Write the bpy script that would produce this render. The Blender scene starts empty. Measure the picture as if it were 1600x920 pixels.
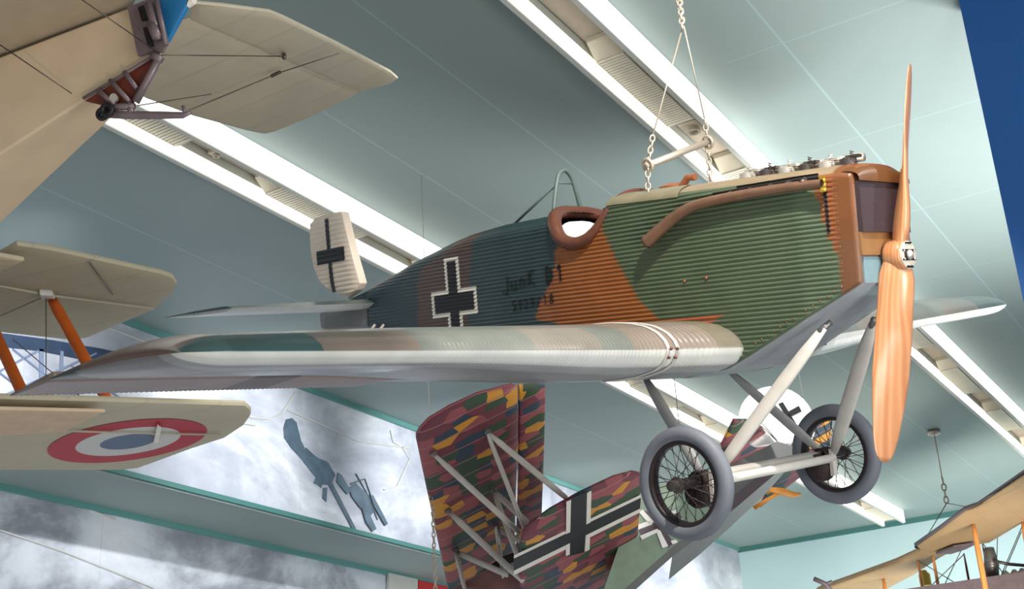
import bpy, bmesh, math, random
import numpy as np
from mathutils import Matrix, Vector
random.seed(4)
PI = math.pi
C = bpy.context.scene.collection

# ------------------------------------------------------------------ geometry of the hall as surveyed
F = 2130.0                                    # focal length for a 1600 px wide frame
R = np.array([[0.529, 0.296, 0.795], [-0.847, 0.246, 0.472], [-0.056, -0.923, 0.381]])
def nz(v):
    v = np.array(v, float); return v / np.linalg.norm(v)
Zc = nz([-312, -5160, 2130]); Ac = np.array([1420, 803, 2130.]); Ac = nz(Ac - Ac.dot(Zc) * Zc)
R = np.array([Ac, np.cross(Zc, Ac), Zc])      # rows: hall axes seen from the eye (x right, y down, z ahead)
EYE = np.array([0., 0., 1.6])
HC = 7.0                                      # ceiling above the eye
CEIL = EYE[2] + HC
def ray(x, y): return np.array([(x - 800.) / F, (y - 460.) / F, 1.])
def wd(v): return R @ np.array(v, float)
def at(x, y, d): return EYE + R @ (ray(x, y) * d)          # a surveyed point at distance d ahead
def hit(x, y, P, n):                          # where the sight line meets a plane of the place
    r = R @ ray(x, y); return EYE + r * (np.dot(n, P - EYE) / np.dot(n, r))
def on_z(x, y, z): return hit(x, y, np.array([0, 0, z]), np.array([0, 0, 1.]))
def on_y(x, y, yy): return hit(x, y, np.array([0, yy, 0]), np.array([0, 1., 0]))

# ------------------------------------------------------------------ materials
def lin(c):
    return tuple(((v / 255.) / 12.92 if v <= 10 else (((v / 255.) + .055) / 1.055) ** 2.4) for v in c) + (1.,)
def mat(name, col=None, rough=.5, metal=0., coat=0., noise=.0, nscale=8., bump=0., attr=None, emit=0., spec=.5):
    m = bpy.data.materials.new(name); m.use_nodes = True
    nt = m.node_tree; b = nt.nodes['Principled BSDF']; L = nt.links
    b.inputs['Roughness'].default_value = rough; b.inputs['Metallic'].default_value = metal
    b.inputs['Coat Weight'].default_value = coat; b.inputs['Coat Roughness'].default_value = .2
    b.inputs['Specular IOR Level'].default_value = spec
    src = None
    if attr:
        a = nt.nodes.new('ShaderNodeAttribute'); a.attribute_name = attr; src = a.outputs['Color']
    elif col:
        b.inputs['Base Color'].default_value = lin(col)
    tc = nt.nodes.new('ShaderNodeTexCoord')
    if noise > 0 or bump > 0:
        n = nt.nodes.new('ShaderNodeTexNoise'); n.inputs['Scale'].default_value = nscale; n.inputs['Detail'].default_value = 5
        L.new(tc.outputs['Object'], n.inputs['Vector'])
        if noise > 0:
            mr = nt.nodes.new('ShaderNodeMapRange'); mr.inputs['From Min'].default_value = .3; mr.inputs['From Max'].default_value = .7
            mr.inputs['To Min'].default_value = 1 - noise; mr.inputs['To Max'].default_value = 1 + noise
            L.new(n.outputs['Fac'], mr.inputs['Value'])
            mx = nt.nodes.new('ShaderNodeVectorMath'); mx.operation = 'SCALE'
            if src is None: mx.inputs[0].default_value = lin(col)[:3]
            else: L.new(src, mx.inputs[0])
            L.new(mr.outputs[0], mx.inputs['Scale']); src = mx.outputs[0]
        if bump > 0:
            bp = nt.nodes.new('ShaderNodeBump'); bp.inputs['Strength'].default_value = bump; bp.inputs['Distance'].default_value = .02
            L.new(n.outputs['Fac'], bp.inputs['Height']); L.new(bp.outputs[0], b.inputs['Normal'])
    if src is not None: L.new(src, b.inputs['Base Color'])
    if emit > 0:
        b.inputs['Emission Color'].default_value = lin(col); b.inputs['Emission Strength'].default_value = emit
    return m
class G:                                      # small node helper
    def __init__(s, name, rough=.6):
        s.m = bpy.data.materials.new(name); s.m.use_nodes = True; s.nt = s.m.node_tree
        s.b = s.nt.nodes['Principled BSDF']; s.b.inputs['Roughness'].default_value = rough
        s.tc = s.nt.nodes.new('ShaderNodeTexCoord')
    def n(s, t, **k):
        x = s.nt.nodes.new(t)
        for a, v in k.items():
            if a.startswith('i_'): x.inputs[a[2:].replace('_', ' ')].default_value = v
            else: setattr(x, a, v)
        return x
    def l(s, a, b): s.nt.links.new(a, b)
    def math(s, op, a, b=None, c=None):
        x = s.nt.nodes.new('ShaderNodeMath'); x.operation = op
        for i, v in enumerate((a, b, c)):
            if v is None: continue
            if isinstance(v, (int, float)): x.inputs[i].default_value = v
            else: s.l(v, x.inputs[i])
        return x.outputs[0]
    def mix(s, f, a, b):
        x = s.nt.nodes.new('ShaderNodeMix'); x.data_type = 'RGBA'
        for i, v in ((0, f), (6, a), (7, b)):
            if isinstance(v, (int, float, tuple)): x.inputs[i].default_value = v
            else: s.l(v, x.inputs[i])
        return x.outputs[2]
    def ramp(s, fac, stops, interp='LINEAR'):
        x = s.nt.nodes.new('ShaderNodeValToRGB'); e = x.color_ramp.elements; x.color_ramp.interpolation = interp
        while len(e) < len(stops): e.new(.5)
        for el, (p, c) in zip(e, stops): el.position = p; el.color = lin(c)
        s.l(fac, x.inputs[0]); return x.outputs[0]
    def out(s, col): s.l(col, s.b.inputs['Base Color']); return s.m

def lozenge_mat(name, dim=1., scale=1.0):
    g = G(name, .55); mp = g.n('ShaderNodeMapping'); mp.inputs['Scale'].default_value = (5.4 * scale, 7.0 * scale, .01)
    g.l(g.tc.outputs['Object'], mp.inputs['Vector'])
    v = g.n('ShaderNodeTexVoronoi'); v.voronoi_dimensions = '2D'; v.inputs['Scale'].default_value = 1.0; v.inputs['Randomness'].default_value = .62
    g.l(mp.outputs[0], v.inputs['Vector'])
    sep = g.n('ShaderNodeSeparateColor'); g.l(v.outputs['Color'], sep.inputs[0])
    col = g.ramp(sep.outputs[0], [(0, (150, 78, 82)), (.30, (112, 54, 64)), (.50, (54, 76, 54)), (.66, (48, 64, 78)), (.83, (206, 142, 44))], 'CONSTANT')
    s = g.n('ShaderNodeSeparateXYZ'); g.l(g.tc.outputs['Object'], s.inputs[0])
    fr = g.math('FRACT', g.math('MULTIPLY', s.outputs[1], 1 / .30))
    tape = g.math('LESS_THAN', fr, .045)
    return g.out(g.mix(tape, col, lin((168, 112, 112))))
def wood_mat(name):
    g = G(name, .28); g.b.inputs['Coat Weight'].default_value = .6; g.b.inputs['Coat Roughness'].default_value = .25
    w = g.n('ShaderNodeTexWave'); w.wave_type = 'BANDS'; w.bands_direction = 'X'; w.inputs['Scale'].default_value = 6; w.inputs['Distortion'].default_value = 1.2
    w.inputs['Detail'].default_value = 3; w.inputs['Detail Scale'].default_value = .6
    g.l(g.tc.outputs['Object'], w.inputs['Vector'])
    n = g.n('ShaderNodeTexNoise'); n.inputs['Scale'].default_value = 2.5; g.l(g.tc.outputs['Object'], n.inputs['Vector'])
    c = g.ramp(w.outputs['Fac'], [(0, (184, 122, 76)), (.55, (198, 142, 96)), (1, (174, 108, 62))])
    return g.out(g.mix(g.math('MULTIPLY', n.outputs['Fac'], .35), c, lin((200, 150, 114))))
def ceiling_mat():
    g = G('ceiling_panels', .55)
    s = g.n('ShaderNodeSeparateXYZ'); g.l(g.tc.outputs['Object'], s.inputs[0])
    X, Y = s.outputs[0], s.outputs[1]
    acc = None
    for yy in (.478, .882, 1.085, 1.575, .2, -.1):
        l = g.math('LESS_THAN', g.math('ABSOLUTE', g.math('SUBTRACT', Y, yy * HC)), .012)
        acc = l if acc is None else g.math('MAXIMUM', acc, l)
    fr = g.math('FRACT', g.math('ADD', g.math('MULTIPLY', X, 1 / (.325 * HC)), .185))
    cross = g.math('MULTIPLY', g.math('LESS_THAN', fr, .010), .7)
    cross = g.math('MULTIPLY', cross, g.math('LESS_THAN', Y, .56 * HC)); acc = g.math('MAXIMUM', acc, cross)
    n = g.n('ShaderNodeTexNoise'); n.inputs['Scale'].default_value = .5; n.inputs['Detail'].default_value = 4; g.l(g.tc.outputs['Object'], n.inputs['Vector'])
    base = g.mix(n.outputs['Fac'], lin((130, 146, 144)), lin((142, 158, 154)))
    return g.out(g.mix(g.math('MULTIPLY', acc, .30), base, lin((166, 200, 206))))
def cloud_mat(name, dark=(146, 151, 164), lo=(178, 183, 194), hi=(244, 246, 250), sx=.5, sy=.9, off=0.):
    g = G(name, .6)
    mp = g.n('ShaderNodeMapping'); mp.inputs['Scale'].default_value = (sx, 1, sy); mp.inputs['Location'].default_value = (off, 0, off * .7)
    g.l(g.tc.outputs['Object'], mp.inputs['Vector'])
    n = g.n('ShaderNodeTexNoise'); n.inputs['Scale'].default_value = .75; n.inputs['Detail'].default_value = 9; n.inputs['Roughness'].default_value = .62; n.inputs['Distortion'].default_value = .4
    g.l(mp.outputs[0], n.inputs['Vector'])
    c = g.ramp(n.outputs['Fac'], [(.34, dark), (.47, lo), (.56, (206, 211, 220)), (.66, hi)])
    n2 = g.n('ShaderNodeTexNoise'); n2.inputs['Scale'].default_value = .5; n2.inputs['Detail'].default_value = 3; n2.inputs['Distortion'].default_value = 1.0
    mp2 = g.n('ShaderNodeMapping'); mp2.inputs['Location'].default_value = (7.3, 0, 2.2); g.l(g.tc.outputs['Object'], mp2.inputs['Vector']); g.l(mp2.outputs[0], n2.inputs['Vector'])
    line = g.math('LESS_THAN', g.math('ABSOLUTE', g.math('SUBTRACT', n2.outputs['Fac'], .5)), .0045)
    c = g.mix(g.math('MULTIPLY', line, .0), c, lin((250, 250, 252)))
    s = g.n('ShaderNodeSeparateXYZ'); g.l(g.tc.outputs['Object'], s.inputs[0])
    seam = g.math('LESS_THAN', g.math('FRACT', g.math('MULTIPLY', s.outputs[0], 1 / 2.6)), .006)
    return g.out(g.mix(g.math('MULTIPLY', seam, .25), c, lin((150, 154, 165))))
def fabric_mat(name, col, seam=None, axis=1, pitch=.33, rough=.6):
    g = G(name, rough)
    n = g.n('ShaderNodeTexNoise'); n.inputs['Scale'].default_value = 2.2; n.inputs['Detail'].default_value = 6; g.l(g.tc.outputs['Object'], n.inputs['Vector'])
    c2 = tuple(int(v * .9) for v in col)
    c = g.mix(n.outputs['Fac'], lin(col), lin(c2))
    s = g.n('ShaderNodeSeparateXYZ'); g.l(g.tc.outputs['Object'], s.inputs[0])
    fr = g.math('FRACT', g.math('MULTIPLY', s.outputs[axis], 1 / pitch))
    tape = g.math('MULTIPLY', g.math('LESS_THAN', fr, .05), .35)
    bp = g.n('ShaderNodeBump'); bp.inputs['Strength'].default_value = .25; bp.inputs['Distance'].default_value = .03
    hgt = g.math('ABSOLUTE', g.math('SUBTRACT', fr, .5)); g.l(hgt, bp.inputs['Height']); g.l(bp.outputs[0], g.b.inputs['Normal'])
    return g.out(g.mix(tape, c, lin(seam or tuple(int(v * .82) for v in col))))

M = dict(
    pale=mat('pale_hub_metal', (214, 200, 180), .4, noise=.08),
    paint=mat('camouflage_paint', rough=.42, coat=.15, noise=.10, nscale=5, attr='Col'),
    skin=mat('wing_sheet_paint', rough=.30, coat=.35, noise=.09, nscale=4, bump=.10, attr='Col'),
    white=mat('white_paint', (232, 226, 214), .45, noise=.05),
    bluntwhite=mat('white_cloth', (250, 248, 244), .8),
    black=mat('black_paint', (14, 14, 20), .5),
    dark=mat('dark_void', (16, 12, 12), .7),
    leather=mat('brown_leather', (98, 58, 44), .42, noise=.12, nscale=20, bump=.15),
    boot=mat('dark_rubberised_cord', (44, 30, 26), .75, noise=.3, nscale=60, bump=.4),
    tyre=mat('grey_rubber', (112, 116, 124), .55, noise=.08, nscale=6),
    steel=mat('grey_steel', (120, 118, 116), .4, metal=.6, noise=.15),
    chain=mat('galvanised_chain', (200, 188, 172), .4, metal=.5),
    strut=mat('light_grey_paint', (196, 190, 182), .45, noise=.06),
    strutdk=mat('mid_grey_paint', (150, 150, 148), .45, noise=.06),
    hoop=mat('grey_green_tube', (92, 112, 108), .45),
    exhaust=mat('brown_exhaust', (138, 104, 84), .36, metal=.5, noise=.12, nscale=12),
    rad=mat('radiator_core', (56, 42, 48), .7, noise=.25, nscale=90),
    brown=mat('brown_cowl_paint', (96, 60, 30), .45, noise=.08),
    tan=mat('tan_cowl_paint', (140, 102, 64), .45, noise=.08),
    bluegrey=mat('pale_blue_grey_paint', (120, 150, 160), .45, noise=.1),
    alu=mat('bare_aluminium', (205, 200, 192), .35, metal=.6, noise=.1),
    engine=mat('engine_metal', (92, 84, 80), .4, metal=.7, noise=.2, nscale=30),
    copper=mat('copper_pipe', (186, 120, 84), .35, metal=.6),
    yellow=mat('yellow_tab', (196, 170, 60), .5),
    wood=wood_mat('varnished_wood'),
    orange=mat('orange_varnish', (206, 96, 24), .4, coat=.3, noise=.10, nscale=5),
    pine=mat('pine_strut', (214, 140, 72), .4, coat=.3, noise=.12, nscale=6),
    cream=fabric_mat('cream_linen', (196, 187, 164), axis=0, pitch=.36),
    cream2=fabric_mat('doped_cream_linen', (196, 186, 160), axis=1, pitch=.42),
    creamf=mat('cream_fuselage_linen', (204, 184, 154), .55, noise=.08, nscale=3, bump=.1),
    brownlinen=fabric_mat('brown_linen', (164, 136, 96), axis=1, pitch=.5),
    mauve=mat('mauve_grey_metal', (122, 108, 112), .4, metal=.3, noise=.12, nscale=14),
    redwood=mat('red_brown_wood', (112, 44, 22), .5, noise=.3, nscale=10),
    blue=mat('blue_rudder_paint', (26, 112, 166), .45, noise=.06),
    bluewall=mat('blue_wall_paint', (12, 74, 136), .7, noise=.03, nscale=3),
    rred=mat('roundel_red', (178, 32, 48), .5), rwhite=mat('roundel_white', (205, 205, 198), .5), rblue=mat('roundel_blue', (86, 108, 134), .5),
    loz=lozenge_mat('lozenge_fabric'), loz2=lozenge_mat('lozenge_fabric_large', scale=.62),
    green=mat('grey_green_paint', (138, 158, 138), .4, coat=.2, noise=.1),
    belly=mat('grey_fuselage_paint', (112, 114, 112), .5, noise=.08),
    mauvedk=mat('dark_mauve_paint', (96, 84, 88), .5, noise=.1),
    ceil=ceiling_mat(),
    teal=mat('teal_trim', (96, 150, 146), .5), tealdk=mat('dark_teal_trim', (70, 120, 116), .5),
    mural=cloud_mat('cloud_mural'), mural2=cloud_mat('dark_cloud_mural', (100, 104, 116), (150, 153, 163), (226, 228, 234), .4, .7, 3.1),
    endwall=mat('pale_blue_wall', (186, 214, 216), .8, noise=.02, nscale=.6),
    print=mat('slate_print', (84, 104, 120), .6, noise=.25, nscale=5),
    print2=mat('blue_print', (50, 68, 94), .6, noise=.2, nscale=6),
    printpale=mat('pale_print', (128, 142, 168), .6),
    lit=mat('lit_board_glow', (255, 252, 246), .5, emit=1.7),  # emission stands in for light falling on the white trough boards
    lip=mat('trough_metal', (196, 198, 190), .5),
    recess=mat('trough_back', (176, 164, 146), .7, noise=.05),
    louver=mat('lamp_louver', (226, 220, 200), .5), lamp=mat('lamp_housing', (198, 190, 170), .5),
    louverdk=mat('lamp_reflector', (170, 162, 138), .5),
    signred=mat('sign_red', (200, 40, 44), .5),
)

# ------------------------------------------------------------------ mesh building
class MB:
    def __init__(s): s.v = []; s.f = []; s.c = []; s.mi = []
    def add(s, vs, fs, col=None, mi=0):
        o = len(s.v); s.v += [tuple(map(float, p)) for p in vs]; s.f += [tuple(i + o for i in f) for f in fs]
        s.c += [col] * len(vs); s.mi += [mi] * len(fs)
    def box(s, c, d, ax=None, mi=0):
        c = np.array(c, float); A = np.eye(3) if ax is None else np.array(ax, float)
        vs = [c + A[0] * d[0] / 2 * i + A[1] * d[1] / 2 * j + A[2] * d[2] / 2 * k for i in (-1, 1) for j in (-1, 1) for k in (-1, 1)]
        s.add(vs, [(0, 1, 3, 2), (4, 6, 7, 5), (0, 4, 5, 1), (2, 3, 7, 6), (0, 2, 6, 4), (1, 5, 7, 3)], mi=mi)
    def tube(s, pts, r, n=10, sq=None, up=None, cap=True, mi=0, closed=False):
        P = [np.array(p, float) for p in pts]; k = len(P)
        rs = r if isinstance(r, (list, tuple)) else [r] * k
        T = []
        for i in range(k):
            if closed: T.append(nz(P[(i + 1) % k] - P[i - 1]))
            else: T.append(nz(P[min(i + 1, k - 1)] - P[max(i - 1, 0)]))
        u = np.array(up if up is not None else ([0, 0, 1] if abs(T[0][2]) < .9 else [1, 0, 0]), float)
        vs = []
        for i in range(k):
            u = u - u.dot(T[i]) * T[i]
            u = nz(u) if np.linalg.norm(u) > 1e-9 else nz(np.cross(T[i], [.3, .5, .8]))
            w = np.cross(T[i], u); a, b = sq or (1, 1)
            for j in range(n):
                t = 2 * PI * j / n
                vs.append(P[i] + rs[i] * (u * math.cos(t) * a + w * math.sin(t) * b))
        fs = []
        for i in range(k if closed else k - 1):
            for j in range(n):
                a0 = i * n + j; a1 = i * n + (j + 1) % n; i2 = (i + 1) % k
                fs.append((a0, a1, i2 * n + (j + 1) % n, i2 * n + j))
        if cap and not closed: fs += [tuple(range(n))[::-1], tuple(range((k - 1) * n, k * n))]
        s.add(vs, fs, mi=mi)
    def torus(s, c, ax, Rr, r, n=48, m=12, e1=None, mi=0):
        ax = nz(ax); e = nz(np.cross(ax, [0.12, .3, .95])) if e1 is None else nz(e1); g = np.cross(ax, e)
        s.tube([np.array(c) + Rr * (e * math.cos(2 * PI * i / n) + g * math.sin(2 * PI * i / n)) for i in range(n)], r, m, up=ax, closed=True, mi=mi)
    def lathe(s, c, ax, prof, n=24, mi=0):
        ax = nz(ax); e = nz(np.cross(ax, [0.12, .3, .95])); g = np.cross(ax, e); k = len(prof)
        vs = [np.array(c) + ax * h + r * (e * math.cos(2 * PI * j / n) + g * math.sin(2 * PI * j / n)) for h, r in prof for j in range(n)]
        fs = [(i * n + j, i * n + (j + 1) % n, (i + 1) * n + (j + 1) % n, (i + 1) * n + j) for i in range(k - 1) for j in range(n)]
        fs += [tuple(range(n))[::-1], tuple(range((k - 1) * n, k * n))]
        s.add(vs, fs, mi=mi)
    def slab(s, pts, nrm, t, lens=True, mi=0):          # a thick panel with rounded edges round an outline in a plane
        P = [np.array(p, float) for p in pts]; c = sum(P) / len(P); nrm = nz(nrm); n = len(P)
        rings = [(1, 0)] ; up = [(.985, .55), (.93, .85), (.8, 1.)] if lens else [(1., 1.)]
        seq = [(k, h) for k, h in up[::-1]] + ([(1, 0)] if lens else []) + [(k, -h) for k, h in up]
        vs = [c + (p - c) * k + nrm * h * t / 2 for k, h in seq for p in P]
        fs = [(i * n + j, i * n + (j + 1) % n, (i + 1) * n + (j + 1) % n, (i + 1) * n + j) for i in range(len(seq) - 1) for j in range(n)]
        fs += [tuple(range(n))[::-1], tuple(range((len(seq) - 1) * n, len(seq) * n))]
        s.add(vs, fs, mi=mi)
    def build(s, name, m, parent=None, smooth=True, inv=None, mats=None, weld=False, kind=None, label=None):
        me = bpy.data.meshes.new(name)
        V = s.v
        if inv is not None:
            V = [tuple(inv @ Vector(p)) for p in V]
        me.from_pydata(V, [], s.f); me.validate()
        if any(c is not None for c in s.c):
            a = me.color_attributes.new('Col', 'FLOAT_COLOR', 'POINT')
            a.data.foreach_set('color', np.array([c or (1, 1, 1, 1) for c in s.c], dtype=np.float32).ravel())
        bm = bmesh.new(); bm.from_mesh(me)
        if weld: bmesh.ops.remove_doubles(bm, verts=bm.verts, dist=1e-5)
        bmesh.ops.recalc_face_normals(bm, faces=bm.faces); bm.to_mesh(me); bm.free()
        for x in ([m] + (mats or [])): me.materials.append(x)
        if mats and len(me.polygons) == len(s.mi): me.polygons.foreach_set('material_index', s.mi)
        if smooth:
            me.polygons.foreach_set('use_smooth', [True] * len(me.polygons))
            if smooth == 'auto': me.set_sharp_from_angle(angle=math.radians(38))
        o = bpy.data.objects.new(name, me); C.objects.link(o)
        if parent is not None: o.parent = parent
        if kind: o['kind'] = kind
        if label: o['label'] = label
        return o
def empty(name, Mx, label, cat, group=None):
    o = bpy.data.objects.new(name, None); C.objects.link(o); o.empty_display_size = .3
    o.matrix_world = Mx; o['label'] = label; o['category'] = cat
    if group: o['group'] = group
    return o
def tag(o, label, cat, group=None):
    o['label'] = label; o['category'] = cat
    if group: o['group'] = group
    return o
def frame(O, X, Y, Z):
    m = Matrix.Identity(4)
    for i, a in enumerate((X, Y, Z)):
        for r in range(3): m[r][i] = float(a[r])
    for r in range(3): m[r][3] = float(O[r])
    return m
def smooth01(a, b, x):
    t = max(0., min(1., (x - a) / (b - a))); return t * t * (3 - 2 * t)
def itp(x, tab):
    xs = [t[0] for t in tab]; ys = [t[1] for t in tab]
    if xs[0] > xs[-1]: xs = xs[::-1]; ys = ys[::-1]
    return float(np.interp(x, xs, ys))

# ================================================================== THE HALL
YW = 1.885 * HC; ZS = EYE[2] + YW / 2.70; YW2 = YW * 2.978 / 2.70; XE = 4.69 * HC
def structure(name, mb, m, smooth=False, parent=None):
    o = mb.build(name, m, parent, smooth=smooth)
    if parent is None: o['kind'] = 'structure'
    return o
b = MB(); b.box(((XE - 8) / 2, (YW - 14) / 2, CEIL + .15), (XE + 8.6, YW + 14.6, .3)); structure('ceiling', b, M['ceil'])
b = MB(); b.box(((XE - 8) / 2, YW + .9, (CEIL + ZS) / 2), (XE + 8, 1.8, CEIL - ZS)); wl = structure('wall_left', b, M['mural'])
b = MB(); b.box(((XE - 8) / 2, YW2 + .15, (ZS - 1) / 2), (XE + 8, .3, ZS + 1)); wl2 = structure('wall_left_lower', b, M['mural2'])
b = MB(); b.box(((XE - 8) / 2, (YW + YW2) / 2, ZS - .03), (XE + 8, YW2 - YW, .06)); structure('ceiling_soffit', b, M['ceil'])
b = MB(); b.box((XE + .15, 0, (CEIL - 1) / 2), (.3, 34, CEIL + 1)); structure('wall_end', b, M['endwall'])
b = MB(); b.box(((XE - 8) / 2, YW - .03, CEIL - .04), (XE + 8, .06, .08)); structure('trim_1', b, M['teal'])
b = MB(); b.box(((XE - 8) / 2, YW2 - .03, ZS - .10), (XE + 8, .06, .08)); structure('trim_2', b, M['teal'])
b = MB(); b.box(((XE - 8) / 2, YW - .012, ZS + .0), (XE + 8, .05, .07)); structure('trim_3', b, M['tealdk'])
b = MB(); b.box((XE - .03, 0, CEIL - .06), (.06, 34, .12)); structure('trim_4', b, M['tealdk'])
P0 = at(1498, 0, 12.42)
b = MB(); b.box((P0[0] + .15, P0[1] - 5, (CEIL - 1.02) / 2), (.3, 10, CEIL + 1)); structure('wall_right', b, M['bluewall'])

# prints that belong to the mural on the wall
def wallpoly(px, yy=YW):
    return [on_y(x, y, yy) for x, y in px]
def wprint(name, polys, m, lines=(), w=.02):
    b = MB()
    for k, p in enumerate(polys):
        b.slab(wallpoly(p, YW - .008 - .003 * k), (0, 1, 0), .012, lens=False)
    for l in lines:
        b.tube(wallpoly(l, YW - .012), w, 6, sq=(1, 1))
    return b.build(name, m, wl, smooth=False)
wprint('biplane_silhouette', [
    [(447, 655), (456, 653), (463, 660), (470, 688), (476, 700), (496, 715), (512, 722), (524, 742), (518, 756), (505, 757), (490, 742), (470, 716), (455, 700), (444, 684), (443, 668)],
    [(496, 742), (505, 748), (502, 762), (496, 757), (490, 754)],
    [(512, 755), (518, 752), (556, 826), (552, 829)],
    [(505, 762), (511, 762), (510, 784), (504, 778)],
    [(528, 738), (534, 742), (548, 768), (542, 772), (526, 752)],
    [(545, 762), (556, 755), (572, 770), (584, 800), (578, 806), (562, 792), (550, 776)],
    [(566, 795), (576, 800), (588, 826), (582, 830), (572, 816)],
    [(578, 772), (583, 774), (606, 818), (602, 821), (584, 790)]], M['print'],
    lines=[[(556, 740), (572, 768), (590, 812)], [(548, 756), (570, 748), (580, 776)], [(478, 700), (520, 740)]], w=.012)
wprint('aeroplane_picture', [
    [(-60, 515), (0, 520), (80, 531), (160, 545), (225, 560), (330, 570), (330, 585), (220, 574), (140, 564), (60, 548), (-60, 535)]], M['print2'])
wprint('picture_rigging', [
    [(61, 545), (68, 546), (70, 640), (62, 640)], [(94, 548), (99, 549), (98, 640), (93, 640)]], M['printpale'],
    lines=[[(-20, 590), (60, 548)], [(-20, 630), (150, 552)], [(20, 545), (140, 640)], [(-30, 560), (90, 650)], [(90, 620), (250, 590)], [(110, 570), (230, 650)]], w=.014)
wprint('contrail', [], M['rwhite'], lines=[[(372, 642), (392, 652), (420, 655), (440, 645), (462, 612)], [(448, 640), (500, 662), (560, 690), (640, 700)],
                                      [(372, 660), (398, 664)], [(610, 672), (614, 690), (630, 700), (640, 718), (620, 760), (600, 765)], [(150, 505), (190, 520), (230, 535)]], w=.012)

b = MB()
for l in ([(0, 828), (100, 862), (240, 918)], [(70, 768), (180, 812)]): b.tube(wallpoly(l, YW2 - .012), .012, 6)
b.build('contrail', M['rwhite'], wl2, smooth=False)

# ---- ceiling light troughs
H1 = .315
def trough(T, labels, n, x0=-2, x1=31.72):
    yl, yr = T
    for yb, lab, hd in ((yl, labels[0], .17), (yr, labels[1], H1 - .03)):
        t = empty('trough_board', Matrix.Translation(((x0 + x1) / 2, yb, CEIL)), lab, 'ceiling board', 'boards with added glow along the ceiling troughs')
        inv = t.matrix_world.inverted()
        b = MB(); b.box(((x0 + x1) / 2, yb + .035, CEIL - H1 / 2 - .004), (x1 - x0, .05, H1 - .008)); b.build('fascia_board', M['lip'], t, False, inv)
        b = MB(); b.box(((x0 + x1) / 2, yb + .003, CEIL - H1 + .018 + hd / 2), (x1 - x0, .014, hd)); b.build('glow_face', M['lit'], t, False, inv)  # added glow: the board face is a lit surface, not a lamp
    b = MB(); b.box(((x0 + x1) / 2, (yl + yr) / 2 + .03, CEIL - .008), (x1 - x0, yl - yr - .07, .016)); structure('trim_%d' % n, b, M['recess'])
T1 = (.693 * HC, .6236 * HC); T2 = (1.291 * HC, 1.221 * HC)
trough(T1, ('white ceiling trough board with added glow behind the propeller, the one on the wall side of its lamps', 'white ceiling trough board with added glow behind the propeller, the one nearer the blue wall'), 5)
trough(T2, ('white ceiling trough board with added glow behind the cross-marked white rudder, on the mural side of its lamps', 'white ceiling trough board with added glow behind the cross-marked white rudder, farther from the mural'), 6)
def lamp(x, T, label, ln=1.72, wood=False):
    yl, yr = T; yc = (yl + yr) / 2 + .055; w = .29; h = .17
    t = empty('trough_lamp', Matrix.Translation((x + ln / 2, yc, CEIL - .018)), label, 'lamp', 'louvered lamps in the ceiling troughs')
    inv = t.matrix_world.inverted(); z = CEIL - .018
    b = MB()                                     # tapering housing
    p = [(0, 0), (.0, -.05), (.16, -h), (ln, -h), (ln, 0)]
    vs = [(x + a, yc + s * w / 2, z + c) for s in (-1, 1) for a, c in p]; n = len(p)
    b.add(vs, [tuple(range(n))[::-1], tuple(range(n, 2 * n))] + [(i, (i + 1) % n, n + (i + 1) % n, n + i) for i in range(n)])
    b.build('housing', M['lamp'], t, False, inv)
    b = MB(); b.box((x + .16 + (ln - .2) / 2, yc, z - h - .004), (ln - .2, w - .03, .008)); b.build('reflector', M['louverdk'], t, False, inv)
    b = MB(); k = 34
    for i in range(k): b.box((x + .18 + (ln - .24) * i / (k - 1), yc, z - h - .012), (.030, w - .01, .007))
    for s in (-1, 1): b.box((x + .16 + (ln - .2) / 2, yc + s * (w / 2 - .008), z - h - .010), (ln - .2, .012, .018))
    b.build('louver', M['louver'], t, False, inv)
for k, lab in ((0, 'louvered lamp in the ceiling trough left of the suspension chain apex'), (1, 'louvered lamp in the trough just beyond the chain spreader bar'),
               (3, 'louvered trough lamp just above the far wing and right of the propeller blade'),
               (4, 'cream trough lamp right of the lower propeller blade, first below the far wing'), (5, 'cream trough lamp below the far wing tip, second one from the propeller'),
               (6, 'cream trough lamp at the picture edge, third one from the propeller')):
    lamp((1.39 + .41 * k) * HC, T1, lab)
for k, lab in ((0, 'louvered trough lamp just under the tail skid tube of the cream biplane'), (1, 'louvered trough lamp just left of the white rudder with the cross'),
               (2, 'louvered trough lamp between the white rudder and the camouflaged fuselage'),
               (4, 'lamp in the trough just under the wing and left of the front strut, first one'), (5, 'lamp in the trough beside the lozenge tailplane'),
               (8, 'lamp near the far end of the trough, under the far wheel')):
    lamp((1.0 + .41 * k) * HC, T2, lab)
def fixture(px, k, name, label, cat):
    P = on_z(px[0], px[1], CEIL - .04); b = MB()
    b.box((P[0], P[1], CEIL - .018 - .06 * k), (.26 * k, .20 * k, .12 * k)); b.lathe((P[0] + .02 * k, P[1], CEIL - .018 - .12 * k), (0, 0, -1), [(0, .07 * k), (.05 * k, .075 * k), (.05 * k, .05 * k), (.02 * k, .045 * k)], 20)
    tag(b.build(name, M['recess'], None, 'auto'), label, cat)
fixture((1080, 186), 1.0, 'ceiling_sensor', 'small square sensor fixture in the trough between two louvered lamps', 'sensor')
fixture((337, 236), .5, 'ceiling_detector', 'tiny round detector in the trough left of the cross-marked white rudder', 'detector')

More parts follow.
